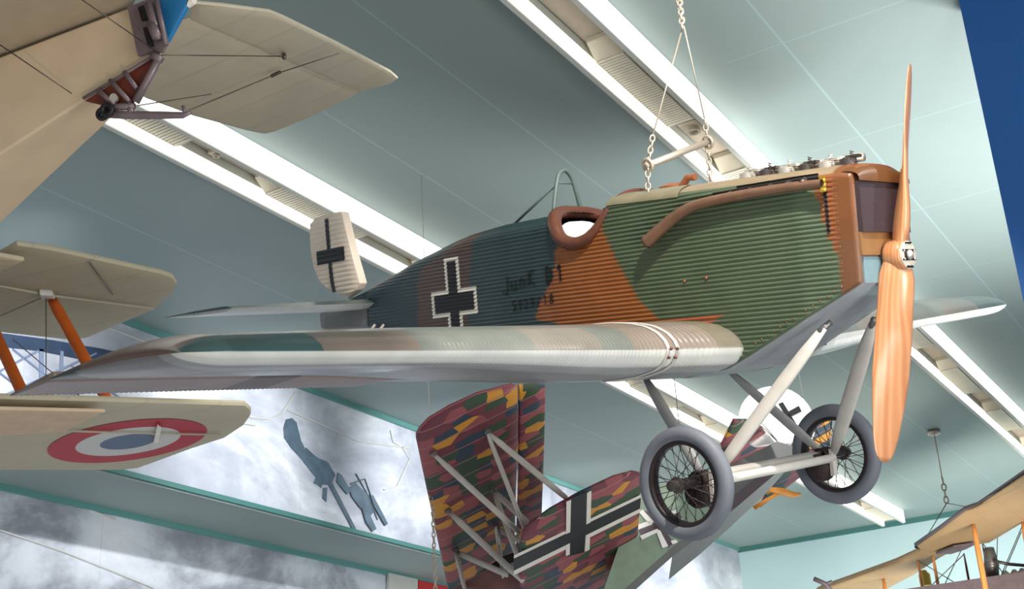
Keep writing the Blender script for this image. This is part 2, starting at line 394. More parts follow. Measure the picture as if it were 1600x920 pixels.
# ================================================================== THE JUNKERS-TYPE MONOPLANE
B = np.array([[0.704, -0.086, -0.705], [0.706, -0.022, 0.708], [-0.076, -0.996, 0.045]])
B[0] = nz(B[0]); B[1] = nz(B[1] - B[1].dot(B[0]) * B[0]); B[2] = np.cross(B[0], B[1])
MC = np.array([1.802, 1.229, 9.674])
Mpl = frame(EYE + R @ MC, R @ B[0], R @ B[1], R @ B[2])
plane = empty('fighter_plane', Mpl, 'brown and green camouflaged corrugated metal monoplane hanging nose down from the ceiling', 'airplane')
PIT = .0315
ZT = [(1.2, 1.985), (1.0, 2.022), (.5, 2.035), (-.36, 2.066), (-.9, 2.088), (-1.1, 2.06), (-1.6, 2.022), (-2.25, 2.016), (-2.65, 1.989), (-2.9, 1.951), (-3.15, 1.901), (-3.5, 1.836), (-3.68, 1.785), (-4.06, 1.697), (-4.2, 1.66)]
ZB = [(1.2, 1.27), (1.08, 1.215), (.70, 1.02), (.24, .80), (.05, .72), (-.3, .675), (-1.6, .72), (-2.2, .95), (-2.85, 1.10), (-4.2, 1.285)]
HW = [(1.2, .32), (1.08, .33), (.93, .35), (.7, .40), (.2, .425), (-1.5, .425), (-2.2, .37), (-3.0, .27), (-3.6, .19), (-4.2, .11)]
def zt(x): return itp(x, ZT)
def zb(x): return itp(x, ZB)
def hw(x): return itp(x, HW)
def zs(x): return zt(x) - (.11 if x > -.9 else .11 + .06 * smooth01(-.9, -1.6, x)) * (1 if x > -3 else 1 - .25 * smooth01(-3, -4.2, x))
def amp(x): return .0135 * (1 - smooth01(.92, .95, x)) * (1 - .45 * smooth01(-3.2, -4.2, x))
def corr(ph): return abs(math.sin(PI * ph)) ** .8 - .65
GREEN = (80, 94, 70); OR = (146, 86, 40); DT = (38, 62, 64); BR = (78, 56, 48); DB = (26, 52, 60); BN = (128, 74, 36)
def camo(x, z):
    def bnd(tab): return itp(z, tab)
    if x > bnd([(1.1, .965), (1.24, .98), (1.41, .94), (1.56, .884), (1.84, .83), (2.1, .80)]): c = BN
    elif x > bnd([(1.13, -.537), (1.25, -.673), (1.5, -.83), (1.765, -.959), (2.1, -1.02)]): c = GREEN
    elif x > bnd([(1.15, -1.514), (1.195, -1.77), (1.315, -1.70), (1.52, -1.51), (1.76, -1.46), (2.1, -1.40)]): c = OR
    elif x > bnd([(1.2, -2.64), (1.62, -2.55), (1.885, -2.5), (2.1, -2.36)]): c = DT
    elif x > bnd([(1.2, -3.37), (1.58, -3.35), (1.745, -3.27), (1.83, -2.97), (1.9, -2.8)]): c = BR
    else: c = DB
    if c is GREEN and z < 1.10 and x < .05 - (1.10 - z) * 2: c = (150, 84, 52)
    return c
def zrim(x):
    return 1.745 + (.30 * ((x + 1.27) / .31) ** 2 if x < -1.27 else .34 * ((x + 1.27) / .40) ** 2)
def fuselage():
    b = MB(); xs = list(np.arange(1.08, -4.2, -.03)) + [-4.19]
    rows = np.arange(.68, 2.14, PIT / 6); NB = 66; NA = 70; rings = []
    for x in xs:
        h = hw(x); zbo = zb(x); zsi = zs(x); zto = zt(x); A = amp(x); rc = .03
        L = []
        for i in range(NB):                                  # belly
            y = (h - rc) * i / (NB - 1)
            L.append((y, zbo - (.005 if x < .95 else 0) * corr(y / .034), 'b'))
        for i in range(1, 4):
            t = i / 4 * PI / 2; L.append((h - rc + rc * math.sin(t), zbo + rc - rc * math.cos(t), 'b' if i < 2 else 's'))
        for zr in rows:
            z = min(max(zr, zbo + rc), zsi); L.append((h + A * corr(z / PIT), z, 's'))
        ph0 = zsi / PIT; s = 0; py, pz = h, zsi
        for i in range(1, NA + 1):
            t = i / NA * PI / 2; y = h * math.cos(t) ** .8; z = zsi + (zto - zsi) * math.sin(t)
            s += math.hypot(y - py, z - pz); py, pz = y, z
            ny, nzz = math.cos(t) / h, math.sin(t) / max(zto - zsi, .01); q = math.hypot(ny, nzz)
            k = A * corr(ph0 + s / PIT) * (1 if x < -.6 else .45)
            if i == NA: k = 0
            L.append((max(y + k * ny / q, 0), z + k * nzz / q, 'a'))
        rings.append(L)
    n = len(rings[0])
    for x, L in zip(xs, rings):
        for sgn in (-1, 1):
            for y, z, zone in L:
                if zone == 'b': c = lin((150, 152, 154))
                elif x > .945: c = lin((112, 68, 36) if z > 1.5 else (106, 70, 46))
                elif zone == 'a' and x > -1: c = lin((138, 122, 98) if z > zs(x) + .035 else camo(x, z))
                else: c = lin(camo(x, z))
                b.v.append((x, sgn * y, z)); b.c.append(c)
    W2 = 2 * n
    for i in range(len(xs) - 1):
        xm = (xs[i] + xs[i + 1]) / 2
        for sgn in (0, 1):
            for j in range(n - 1):
                a0 = i * W2 + sgn * n + j; q = (a0, a0 + 1, a0 + W2 + 1, a0 + W2)
                zm = (b.v[a0][2] + b.v[a0 + 1][2]) / 2
                if -1.60 < xm < -.86 and zm > zrim(xm): continue
                p = [b.v[k] for k in q]
                if abs(p[0][2] - p[1][2]) + abs(p[0][1] - p[1][1]) < 1e-7 and abs(p[3][2] - p[2][2]) + abs(p[3][1] - p[2][1]) < 1e-7: continue
                b.f.append(q); b.mi.append(0)
    # nose bulkhead
    ring = [j for j in range(n)]
    b.f.append(tuple(ring + [n + j for j in reversed(range(n))])); b.mi.append(0)
    e = (len(xs) - 1) * W2
    b.f.append(tuple([e + j for j in ring] + [e + n + j for j in reversed(range(n))])); b.mi.append(0)
    return b.build('fuselage', M['paint'], plane, True, weld=True)
fus = fuselage()

def side(x, z, off=.003):                                    # a point on the near flank
    return (x, -(hw(x) + amp(x) * corr(z / PIT) + off), z)
def patch(b, x0, x1, z0, z1, off=.003, col=None):
    nx = max(1, int(abs(x1 - x0) / .05)); k = max(2, int(abs(z1 - z0) / (PIT / 6)))
    vs = [side(x0 + (x1 - x0) * i / nx, z0 + (z1 - z0) * j / k, off) for i in range(nx + 1) for j in range(k + 1)]
    b.add(vs, [(i * (k + 1) + j, i * (k + 1) + j + 1, (i + 1) * (k + 1) + j + 1, (i + 1) * (k + 1) + j) for i in range(nx) for j in range(k)])
b = MB(); patch(b, -2.905, -2.695, 1.05, 1.795, .003); patch(b, -3.13, -2.475, 1.30, 1.525, .0032)
b.build('cross_border', M['white'], plane, True)
b = MB(); patch(b, -2.865, -2.735, 1.05, 1.765, .006); patch(b, -3.085, -2.515, 1.335, 1.49, .0062)
b.build('cross_marking', M['black'], plane, True)
def strokes(b, segs, ox, oz, sx, sz, w=.017, off=.007):
    for pl in segs:
        for (u0, v0), (u1, v1) in zip(pl[:-1], pl[1:]):
            p = np.array((ox + u0 * sx, oz + v0 * sz)); q = np.array((ox + u1 * sx, oz + v1 * sz)); d = q - p; L = np.linalg.norm(d)
            if L < 1e-6: continue
            d /= L; nn = np.array((-d[1], d[0])); k = max(2, int(L / (PIT / 5)))
            vs = []
            for i in range(k + 1):
                c = p + d * (L * i / k)
                for s_ in (-1, 1):
                    e = c + nn * s_ * w / 2; vs.append(side(e[0], e[1], off))
            b.add(vs, [(2 * i, 2 * i + 1, 2 * i + 3, 2 * i + 2) for i in range(k)])
def arc(cx, cy, rx, ry, a0, a1, n=8): return [(cx + rx * math.cos(math.radians(a0 + (a1 - a0) * i / n)), cy + ry * math.sin(math.radians(a0 + (a1 - a0) * i / n))) for i in range(n + 1)]
GL = {'J': [[(.6, 1), (.6, .1)] + arc(.3, .1, .3, .25, 0, -180)], 'u': [[(.05, .6), (.05, .15)] + arc(.3, .15, .25, .15, 180, 360)[0:] + [(.55, .6)], [(.55, .6), (.55, 0)]],
      'n': [[(.05, 0), (.05, .6)], [(.05, .4)] + arc(.3, .42, .25, .18, 180, 0) + [(.55, 0)]], 'K': [[(.05, 0), (.05, 1)], [(.6, 1), (.07, .45), (.65, 0)]],
      'D': [[(.1, 0), (.1, 1)], [(.1, 1)] + arc(.15, .5, .45, .5, 90, -90) + [(.1, 0)]], '1': [[(.1, .75), (.35, 1), (.35, 0)]],
      '5': [[(.55, 1), (.1, 1), (.08, .55)] + arc(.28, .3, .28, .3, 110, -150)], '9': [arc(.3, .68, .24, .3, 0, 360, 12), [(.54, .68), (.5, .2), (.25, 0), (.1, .05)]],
      '2': [arc(.3, .7, .25, .28, 170, -20) + [(.05, 0), (.58, 0)]], '/': [[(.0, -.1), (.5, 1.05)]], '8': [arc(.3, .74, .2, .25, 0, 360, 12), arc(.3, .25, .25, .26, 0, 360, 12)]}
def write(b, txt, x, z, h, adv, rise, w):
    for ch in txt:
        if ch in GL: strokes(b, GL[ch], x, z, h * .8, h, w)
        x += adv; z += rise
    return x
b = MB(); write(b, 'JunK', -2.12, 1.44, .125, .105, .008, .016); write(b, 'D1', -1.60, 1.46, .135, .125, .004, .02)
write(b, '5929/18', -2.02, 1.285, .075, .075, .004, .012)
b.build('serial_lettering', M['black'], plane, True)

# cowling details
b = MB()
vs = []
for x in np.linspace(-.92, -.25, 14):
    for t in np.linspace(.15, .95, 8):
        z0 = zs(x) - .02 + (zt(x) - zs(x) + .015) * t; th = math.asin(min(1, max(0, (z0 - zs(x)) / (zt(x) - zs(x)))))
        vs.append((x, -(hw(x) * math.cos(th) ** .8 + .008), z0 + .006))
b.add(vs, [(i * 8 + j, i * 8 + j + 1, i * 8 + 9 + j, i * 8 + 8 + j) for i in range(13) for j in range(7)])
b.build('cowl_panel', mat('pale_cowl_paint', (124, 118, 94), .42, noise=.12), plane, True)
rimp = [(-1.63, 0, 2.035), (-1.62, -.14, 2.03), (-1.58, -.27, 2.0), (-1.52, -.36, 1.945), (-1.46, -.415, 1.87), (-1.39, -.435, 1.785), (-1.27, -.437, 1.74), (-1.15, -.435, 1.755), (-1.06, -.43, 1.81), (-.99, -.425, 1.88), (-.93, -.415, 1.95), (-.885, -.37, 2.02), (-.86, -.22, 2.085), (-.86, 0, 2.098)]
rr = [.05, .052, .054, .055, .055, .054, .05, .044, .036, .028, .022, .020, .020, .02]
full = rimp + [(x, -y, z) for x, y, z in rimp[::-1][1:-1]]; rfull = rr + rr[::-1][1:-1]
def spline(P, R_, k=4, closed=True):
    out, ro = [], []; n = len(P)
    for i in range(n if closed else n - 1):
        p0, p1, p2, p3 = [np.array(P[(i + d) % n] if closed else P[min(max(i + d, 0), n - 1)], float) for d in (-1, 0, 1, 2)]
        r1, r2 = R_[i], R_[(i + 1) % n]
        for j in range(k):
            t = j / k; out.append(.5 * (2 * p1 + (p2 - p0) * t + (2 * p0 - 5 * p1 + 4 * p2 - p3) * t * t + (3 * p1 - p0 - 3 * p2 + p3) * t ** 3)); ro.append(r1 + (r2 - r1) * t)
    if not closed: out.append(np.array(P[-1], float)); ro.append(R_[-1])
    return out, ro
P, Q = spline(full, rfull)
b = MB(); b.tube(P, Q, 14, closed=True); b.build('cockpit_rim', M['leather'], plane, True)
# seat and headrest
b = MB(); vs = []
for i, (dx, s) in enumerate(((.03, .75), (.0, .97), (-.05, 1.), (-.09, .9))):
    for j in range(20):
        t = 2 * PI * j / 20; cy = .21 * s * math.copysign(abs(math.cos(t)) ** .7, math.cos(t)); cz = .16 * s * math.copysign(abs(math.sin(t)) ** .7, math.sin(t)); vs.append((-1.44 + dx, cy - .13, 1.815 + cz * .8))
b.add(vs, [(i * 20 + j, i * 20 + (j + 1) % 20, i * 20 + 20 + (j + 1) % 20, i * 20 + 20 + j) for i in range(3) for j in range(20)] + [tuple(range(20)), tuple(range(60, 80))])
b.build('seat_cushion', M['bluntwhite'], plane, True, label='white seat cushion')
b = MB(); b.slab([(-1.54, -.33, 1.2), (-1.54, .33, 1.2), (-1.58, .33, 1.93), (-1.58, -.33, 1.93)], (1, 0, 0), .02, lens=False); b.build('bulkhead', M['dark'], plane, False)
b = MB(); b.box((-1.25, 0, 1.35), (.62, .56, .04)); b.build('cockpit_floor', M['dark'], plane, False)
# roll-over hoop
P, Q = spline([(-1.70, -.19, 1.93), (-1.70, -.155, 2.1), (-1.70, -.10, 2.29), (-1.70, -.06, 2.36), (-1.70, .0, 2.385), (-1.70, .055, 2.355), (-1.70, .095, 2.29), (-1.70, .15, 2.1), (-1.70, .185, 1.94)], [.018] * 9, closed=False)
b = MB(); b.tube(P, Q, 10); b.tube([(-1.70, -.10, 2.28), (-1.70, .10, 2.28)], .008, 8)
b.tube([(-1.70, -.11, 2.27), (-2.25, -.12, 1.98)], .012, 8); b.build('rollover_hoop', M['hoop'], plane, True)
# exhaust manifold with the open slot over it
P, Q = spline([(.92, -.43, 1.885), (.7, -.445, 1.893), (.4, -.462, 1.893), (.1, -.47, 1.885), (-.1, -.475, 1.865), (-.25, -.478, 1.815), (-.40, -.485, 1.735), (-.52, -.495, 1.66)], [.028, .032, .034, .036, .038, .042, .046, .047], closed=False)
b = MB(); b.tube(P, Q, 18, cap=False); P2 = P[-1] + (P[-1] - P[-2]) * .02
b.tube([P[-2], P[-1], P[-1] - (P[-1] - P[-3]) * .8], [.05, .05, .036], 18, cap=True)
b.build('exhaust_pipe', M['exhaust'], plane, True)
b = MB(); b.tube([P[-1] - (P[-1] - P[-2]) * .1, P[-1] + nz(P[-1] - P[-2]) * .004], .041, 18); b.build('exhaust_mouth', M['dark'], plane, False)
b = MB(); patch(b, .05, .86, 1.915, 1.945, .004); patch(b, .25, .86, 1.945, 1.962, .004); b.build('engine_slot', M['dark'], plane, True)
for x in (.2, .36, .52, .66, .78):
    b = MB(); b.tube([(x, -.40, 1.93), (x, -.455, 1.90)], .022, 10); b.build('exhaust_stub', M['engine'], plane, True)
b = MB(); patch(b, .885, .905, 1.56, 1.86, .004); b.build('panel_gap', M['black'], plane, True)
b = MB(); patch(b, .875, .915, 1.835, 1.935, .024); b.build('latch_tab', M['yellow'], plane, True)
b = MB()
for z in np.arange(1.25, 1.9, .055): 
    for x in (.945, .962): b.lathe((x, -hw(x) + .001, z), (0, -1, 0), [(0, .005), (.004, .003)], 6)
for x in np.arange(.3, 1.0, .05): b.lathe((x, -hw(x) - .004, zb(x) + .06), (0, -1, 0), [(0, .006), (.005, .004)], 6)
for x, z in ((-.25, 1.36), (-.06, 1.365)): b.lathe((x, -hw(x) - .006, z), (0, -1, 0), [(0, .011), (.010, .008)], 10)
b.build('rivet_rows', M['copper'], plane, True)
# nose: radiator, header tank, lower panels
b = MB(); b.box((1.085, 0, 1.715), (.06, .61, .33)); b.build('radiator', M['rad'], plane, False)
b = MB(); vs = []
for y in np.linspace(-.325, .325, 21):
    zz = 1.93 + .085 * math.sqrt(max(0, 1 - (y / .335) ** 2))
    for k in range(9):
        t = k / 8 * PI / 2; vs.append((1.0 + .13 * math.sin(t), y, 1.88 + (zz - 1.88) * (math.cos(t) ** .6)))
b.add(vs, [(i * 9 + j, i * 9 + j + 1, i * 9 + 10 + j, i * 9 + 9 + j) for i in range(20) for j in range(8)])
b.build('header_tank', M['brown'], plane, True)
b = MB(); b.box((1.075, 0, 1.475), (.05, .63, .15)); b.build('nose_panel', M['tan'], plane, False)
b = MB(); b.box((1.065, 0, 1.305), (.05, .58, .17)); b.build('lower_nose_panel', M['bluegrey'], plane, False)
b = MB(); b.tube([(.6, 0, 1.385), (1.12, 0, 1.385)], .075, 16); b.lathe((1.08, 0, 1.385), (1, 0, 0), [(0, .09), (.02, .09), (.03, .07)], 24); b.build('propeller_shaft', M['engine'], plane, 'auto')
for i in range(6):
    x = .14 + i * .16; z = zt(x)
    b = MB(); b.lathe((x, -.12, z - .02), (0, 0, 1), [(0, .06), (.05, .058), (.065, .03)], 16); b.box((x + .03, -.10, z + .045), (.10, .05, .02))
    b.tube([(x + .05 + .012 * math.cos(t * 1.7), -.15 + .012 * math.sin(t * 1.7), z + .01 + t * .004) for t in range(18)], .004, 6)
    b.build('cylinder_head', M['engine' if i % 2 else 'alu'], plane, 'auto')
b = MB(); b.tube([(.05, -.02, 2.085), (1.0, -.02, 2.065)], .03, 12); b.build('camshaft_cover', M['alu'], plane, True)
b = MB(); b.tube([(-.48, -.1, 2.05), (-.40, -.1, 2.13), (-.33, -.1, 2.125)], .028, 10); b.lathe((-.62, .02, 2.07), (0, 0, 1), [(0, .12), (.03, .12), (.05, .08)], 20); b.build('filler_cap', M['copper'], plane, 'auto')

# ---- propeller
hub = np.array([1.17, 0, 1.385])
prop = MB(); phi = .30; rp = 1.36
def blade(sg):
    rad = np.array([0, math.sin(phi), math.cos(phi)]) * sg; tan = np.array([0, math.cos(phi), -math.sin(phi)]) * sg
    vs = []; NR = 40; NC = 24
    for i in range(NR + 1):
        q = i / NR; r = .0 + rp * q
        ch = itp(r, [(0, .19), (.07, .20), (.14, .235), (.22, .24), (.35, .242), (.55, .262), (.8, .278), (1.0, .252), (1.2, .20), (1.3, .15), (1.345, .105), (1.36, .05)])
        th = itp(r, [(0, .11), (.08, .11), (.14, .125), (.22, .125), (.35, .11), (.5, .075), (.75, .048), (1.1, .030), (1.36, .012)])
        be = math.radians(itp(r, [(0, 36), (.08, 37), (.15, 44), (.3, 42), (.5, 34), (.75, 27), (1.0, 23), (1.36, 19)]))
        cd = tan * math.cos(be) * -1 + np.array([1, 0, 0]) * math.sin(be); nd = np.array([1, 0, 0]) * math.cos(be) + tan * math.sin(be)
        sweep = .035 * math.sin(q * PI)
        for j in range(NC):
            t = 2 * PI * j / NC; vs.append(hub + rad * r + cd * (ch / 2 * math.cos(t) + sweep * .3) + nd * th / 2 * math.sin(t) * (1 if math.sin(t) > 0 else .6))
    prop.add(vs, [(i * NC + j, i * NC + (j + 1) % NC, (i + 1) * NC + (j + 1) % NC, (i + 1) * NC + j) for i in range(NR) for j in range(NC)] + [tuple(range(NR * NC, NR * NC + NC))])
blade(1); blade(-1)
prop.lathe(hub + np.array([-.06, 0, 0]), (1, 0, 0), [(0, .09), (.012, .105), (.118, .108), (.128, .10)], 28)
po = prop.build('propeller', M['wood'], plane, True)
b = MB(); b.lathe(hub + np.array([.068, 0, 0]), (1, 0, 0), [(0, .092), (.012, .092), (.016, .086)], 32); b.build('hub_plate', M['pale'], po, 'auto')
b = MB(); b.lathe(hub + np.array([.082, 0, 0]), (1, 0, 0), [(0, .034), (.014, .032), (.024, .02), (.03, .012)], 16); b.build('hub_nut', M['alu'], po, 'auto')
for k in range(8):
    a = 2 * PI * (k + .5) / 8; b = MB(); b.lathe(hub + np.array([.082, .07 * math.cos(a), .07 * math.sin(a)]), (1, 0, 0), [(0, .008), (.008, .008), (.011, .004)], 6); b.build('hub_bolt', M['alu'], po, 'auto')
b = MB()
for zz_, ww in ((-.078, .08), (-.03, .165), (.03, .165), (.078, .08)): b.box(hub + np.array([.085, 0, zz_]), (.005, ww, .013))
b.box(hub + np.array([.085, -.045, 0]), (.005, .03, .05)); b.box(hub + np.array([.085, .045, 0]), (.005, .014, .05))
b.build('hub_emblem', M['black'], po, False)

# ---- wing
UP = [(0, .848), (.012, .90), (.04, .955), (.09, 1.005), (.16, 1.036), (.26, 1.052), (.36, 1.05), (.5, 1.02), (.65, .955), (.8, .86), (.92, .78), (1, .727)]
LO = [(0, .848), (.008, .80), (.03, .75), (.07, .712), (.14, .68), (.25, .662), (.4, .66), (.55, .672), (.7, .688), (.85, .703), (1, .718)]
LO2 = [(0, .848), (.008, .815), (.03, .788), (.07, .768), (.14, .755), (.25, .748), (.4, .75), (.55, .757), (.7, .766), (.8, .772), (1, .75)]
def chordx(y): 
    ay = abs(y); return itp(ay, [(0, .20), (.45, .20), (.62, .13), (.85, .0), (1.2, -.07), (4.1, -.13), (4.5, -.16)]), itp(ay, [(0, -1.98), (4.5, -2.02)])
def wsec(y, s, up):
    ay = abs(y); le, te = chordx(y); k = itp(ay, [(0, 1.05), (.45, 1.05), (.9, 1.), (3, .80), (4, .66), (4.5, .58)])
    z = itp(s, UP) if up else itp(s, LO)
    base = .848 + (.725 - .848) * s
    z = base + (z - base) * k if up else z * (1 - smooth01(1.1, 2.9, ay)) + itp(s, LO2) * smooth01(1.1, 2.9, ay)
    if ay > 4.22:
        q = math.sqrt(max(0, 1 - ((ay - 4.22) / .28) ** 2)); mid = base + .06 * math.sin(PI * min(1, s)) * k; z = mid + (z - mid) * q
        le -= .10 * (1 - q)
    return np.array([le + (te - le) * s, y, z + .049 * max(ay, .0)])
def wcol(y, x, up, s):
    ay = abs(y)
    if up:
        if ay > 4.28: return (40, 58, 64) if x < -1.3 else ((116, 84, 72) if x < -.30 else (66, 98, 98))
        if ay > 3.72: return (56, 84, 86) if x > -.55 - (4.3 - ay) * .4 else (104, 76, 66)
        if ay > 3.05: return (126, 112, 102)
        if ay > 2.15: return (112, 116, 110)
        if ay > 1.55: return (126, 120, 112)
        if ay > 1.25: return (114, 118, 112)
        return (132, 120, 110) if ay > .62 else (120, 114, 98)
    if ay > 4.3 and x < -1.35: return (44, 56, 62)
    return (216, 216, 208) if s < .05 else ((150, 150, 148) if s < .12 else (124, 122, 120))  # leading-edge highlight and the shade behind it put into the underside colour
def wing_half(sg):
    b = MB()
    ys = list(np.arange(.30, 4.22, .0058)) + list(4.22 + .28 * np.sin(np.linspace(.02, PI / 2, 16)))
    rows = 46
    for y in ys:
        smax = 1.0 if y < 1.95 else .80
        pts = []
        for up in (1, 0):
            for i in range(rows + (0 if up else 0)):
                q = i / (rows - 1); s = smax * (q ** 1.7)
                if not up and i == 0: continue
                pts.append((up, s))
        pts = [p for p in pts if p[0]][::-1] + [p for p in pts if not p[0]]
        for k, (up, s) in enumerate(pts):
            p = wsec(sg * y, s, up)
            fade = (1 - smooth01(2.85, 3.0, y)) if True else 1
            if s > .62: fade = 1 if y < 4.2 else 0
            if .86 < y < .98 or y < .62 and s < .05: fade *= 0
            a = .0042 * fade * corr(y / .035)
            q1 = wsec(sg * y, max(0, s - .012), up); q2 = wsec(sg * y, min(smax, s + .012), up); t = q2 - q1
            if s < .006: nrm = np.array([1, 0, 0])
            else:
                nrm = np.array([t[2], 0, -t[0]]) / max(1e-6, math.hypot(t[0], t[2]))
                if (nrm[2] < 0) == bool(up): nrm = -nrm
            p = p + nrm * a
            isup = up
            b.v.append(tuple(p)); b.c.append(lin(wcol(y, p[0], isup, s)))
    n = len(pts)
    for i in range(len(ys) - 1):
        for j in range(n - 1):
            a = i * n + j; b.f.append((a, a + 1, a + n + 1, a + n)); b.mi.append(0)
        a = i * n; b.f.append((a + n - 1, a, a + n, a + 2 * n - 1)); b.mi.append(0)
    b.f.append(tuple(range(n))); b.mi.append(0)
    o = b.build('wing', M['skin'], plane, True)
    # aileron: drooped, ribbed
    a = MB(); ya = list(np.arange(1.97, 4.46, .0058)); S = [.815, .86, .9, .94, .98, 1.02, 1.06]
    for y in ya:
        le, te = chordx(y); ext = .06 * smooth01(3.9, 4.46, y)
        for up in (1, 0):
            for s in (S if up else S[::-1]):
                q = (s - .815) / .245; zh = wsec(sg * min(y, 4.2), .80, up)[2] + .049 * (y - min(y, 4.2)); zt_ = .703 + .049 * y + (.004 if up else -.004)
                p = np.array([le + (te - le) * (s + ext * (s - .8) / .26), sg * y, zh + (zt_ - zh) * q])
                f = corr(y / .035) * .0055 * (1 if up else -1)
                a.v.append((p[0], p[1], p[2] + f * (1 if s < 1.05 else 1)))
                a.c.append(lin((150, 132, 122) if up else ((92, 72, 76) if 2.75 < y < 3.1 else (140, 120, 116))))
    m = 2 * len(S)
    for i in range(len(ya) - 1):
        for j in range(m):
            k = i * m + j; k2 = i * m + (j + 1) % m; a.f.append((k, k2, k2 + m, k + m)); a.mi.append(0)
    a.f += [tuple(range(m)), tuple(range((len(ya) - 1) * m, len(ya) * m))]; a.mi += [0, 0]
    a.build('aileron', M['skin'], plane, True)
    # dark end cap at the aileron tip and the riveted strap at the root
    s_ = MB()
    for yy in (.88, .96):
        P = [wsec(sg * yy, .40 * (1 - i / 16) ** 1.7, 1) + np.array([0, 0, .004]) for i in range(17)] + [wsec(sg * yy, .3 * (i / 12) ** 1.7, 0) - np.array([0, 0, .004]) for i in range(1, 13)]
        s_.tube(P, .014, 8, sq=(.5, 1.4))
    s_.build('root_strap', M['skin'] if False else M['strut'], plane, True)
    for yy, s in ((.90, 0), (.955, 0), (.90, .012), (.955, .012)):
            r_ = MB(); p = wsec(sg * yy, s, 0) + np.array([.012, 0, 0]); r_.lathe(p, (1, 0, -.2), [(0, .012), (.012, .008)], 10)
            r_.build('strap_bolt', M['leather'], plane, True)
wing_half(-1); wing_half(1)

# ---- tail
def loftsec(b, secs, cols=None):
    n = len(secs[0]); o = len(b.v)
    for s in secs:
        for p in s: b.v.append(tuple(p)); b.c.append(None)
    for i in range(len(secs) - 1):
        for j in range(n): b.f.append((o + i * n + j, o + i * n + (j + 1) % n, o + (i + 1) * n + (j + 1) % n, o + (i + 1) * n + j)); b.mi.append(0)
    b.f += [tuple(o + j for j in range(n)), tuple(o + (len(secs) - 1) * n + j for j in range(n))]; b.mi += [0, 0]
tpt = mat('tailplane_green', (74, 96, 92), .35, coat=.3, noise=.15); tpb = mat('tailplane_grey', (196, 196, 192), .4, noise=.08)
for sg in (-1, 1):
    for name, xa, xb, t0, t1, mm in (('tailplane', 0, 1, .05, .035, None), ('elevator', 1, 2, .034, .006, None)):
        top, bot = MB(), MB()
        for half, bb in ((1, top), (-1, bot)):
            secs = []
            for y in np.linspace(.12, 1.62, 12):
                q = (y - .12) / 1.5; X0 = -4.06 - .06 * q; X1 = -4.72; X2 = -5.16 - .06 * q; tap = 1 - .45 * q
                xs_ = (X0, X1) if xa == 0 else (X1 - .012, X2); z0 = 1.51 - .0 * q
                zz = []
                for k in range(7):
                    u = k / 6; x = xs_[0] + (xs_[1] - xs_[0]) * u
                    th = (t0 + (t1 - t0) * u) * tap
                    if xa == 0 and u < .3: th *= math.sqrt(max(0, 1 - (1 - u / .3) ** 2))
                    zz.append((x, sg * y, z0 + half * th))
                secs.append(zz + [(x, y_, z0) for x, y_, _ in zz[::-1]])
            loftsec(bb, secs)
        o = top.build(name, tpt, plane, 'auto'); bot.build('underside', tpb, o, 'auto')
b = MB(); secs = []
for x, h0, h1, w in ((-4.13, 1.285, 1.50, .105), (-4.5, 1.30, 1.50, .085), (-4.9, 1.315, 1.49, .06), (-5.0, 1.33, 1.48, .045), (-5.04, 1.36, 1.45, .02)):
    secs.append([(x, -w, h0 + .02), (x, -w * .6, h0), (x, w * .6, h0), (x, w, h0 + .02), (x, w, h1), (x, -w, h1)])
loftsec(b, secs); b.build('tail_fairing', M['belly'], plane, 'auto')
b = MB(); secs = []
for x, h1, w in ((-4.12, 1.67, .09), (-4.3, 1.64, .07), (-4.55, 1.59, .04), (-4.66, 1.55, .02)):
    secs.append([(x, -w, 1.50), (x, w, 1.50), (x, w * .8, h1 - .02), (x, 0, h1), (x, -w * .8, h1 - .02)])
loftsec(b, secs); b.build('tail_cone', mat('dark_teal_tail_paint', DB, .42, noise=.1), plane, 'auto')
b = MB(); b.tube([(-3.9, -.17, 1.30), (-4.0, -.19, 1.22)], .012, 8); b.tube([(-4.05, -.15, 1.31), (-4.14, -.17, 1.23)], .012, 8); b.build('tail_skid_stay', M['strut'], plane, True)
# rudder, horizontally ribbed
RO = [(1.585, -4.60, -4.60), (1.66, -4.42, -4.78), (1.72, -4.36, -4.92), (1.80, -4.385, -5.03), (1.95, -4.435, -5.11), (2.1, -4.475, -5.135), (2.25, -4.515, -5.135), (2.37, -4.545, -5.115), (2.415, -4.56, -5.02), (2.425, -4.60, -4.75)]
b = MB(); zz = np.arange(1.59, 2.424, .0075); secs = []
for z in zz:
    xf = itp(z, [(a, c) for a, c, d in RO]); xr = itp(z, [(a, d) for a, c, d in RO]); s = []
    d = .006 * corr(z / .045); ln = xf - xr
    prof = [(0, .3), (.0, .8), (.06, 1), (.2, .95), (.45, .7), (.7, .4), (.93, .12), (1, .05)]
    for u, t in prof: s.append((xf - ln * u, -(t * .055 * min(1, ln / .35 + .15) + (d if u > .03 else 0)), z))
    for u, t in prof[::-1]: s.append((xf - ln * u, t * .055 * min(1, ln / .35 + .15) + (d if u > .03 else 0), z))
    secs.append(s)
loftsec(b, secs); rud = b.build('rudder', mat('off_white_rudder_paint', (240, 222, 204), .5, noise=.05), plane, 'auto')
def rudy(x, z):
    xf = itp(z, [(a, c) for a, c, d in RO]); xr = itp(z, [(a, d) for a, c, d in RO]); ln = xf - xr; u = (xf - x) / ln
    t = itp(u, [(0, .8), (.06, 1), (.2, .95), (.45, .7), (.7, .4), (.93, .12), (1, .05)]); return -(t * .055 * min(1, ln / .35 + .15) + .006 * corr(z / .045) + .005)
b = MB()
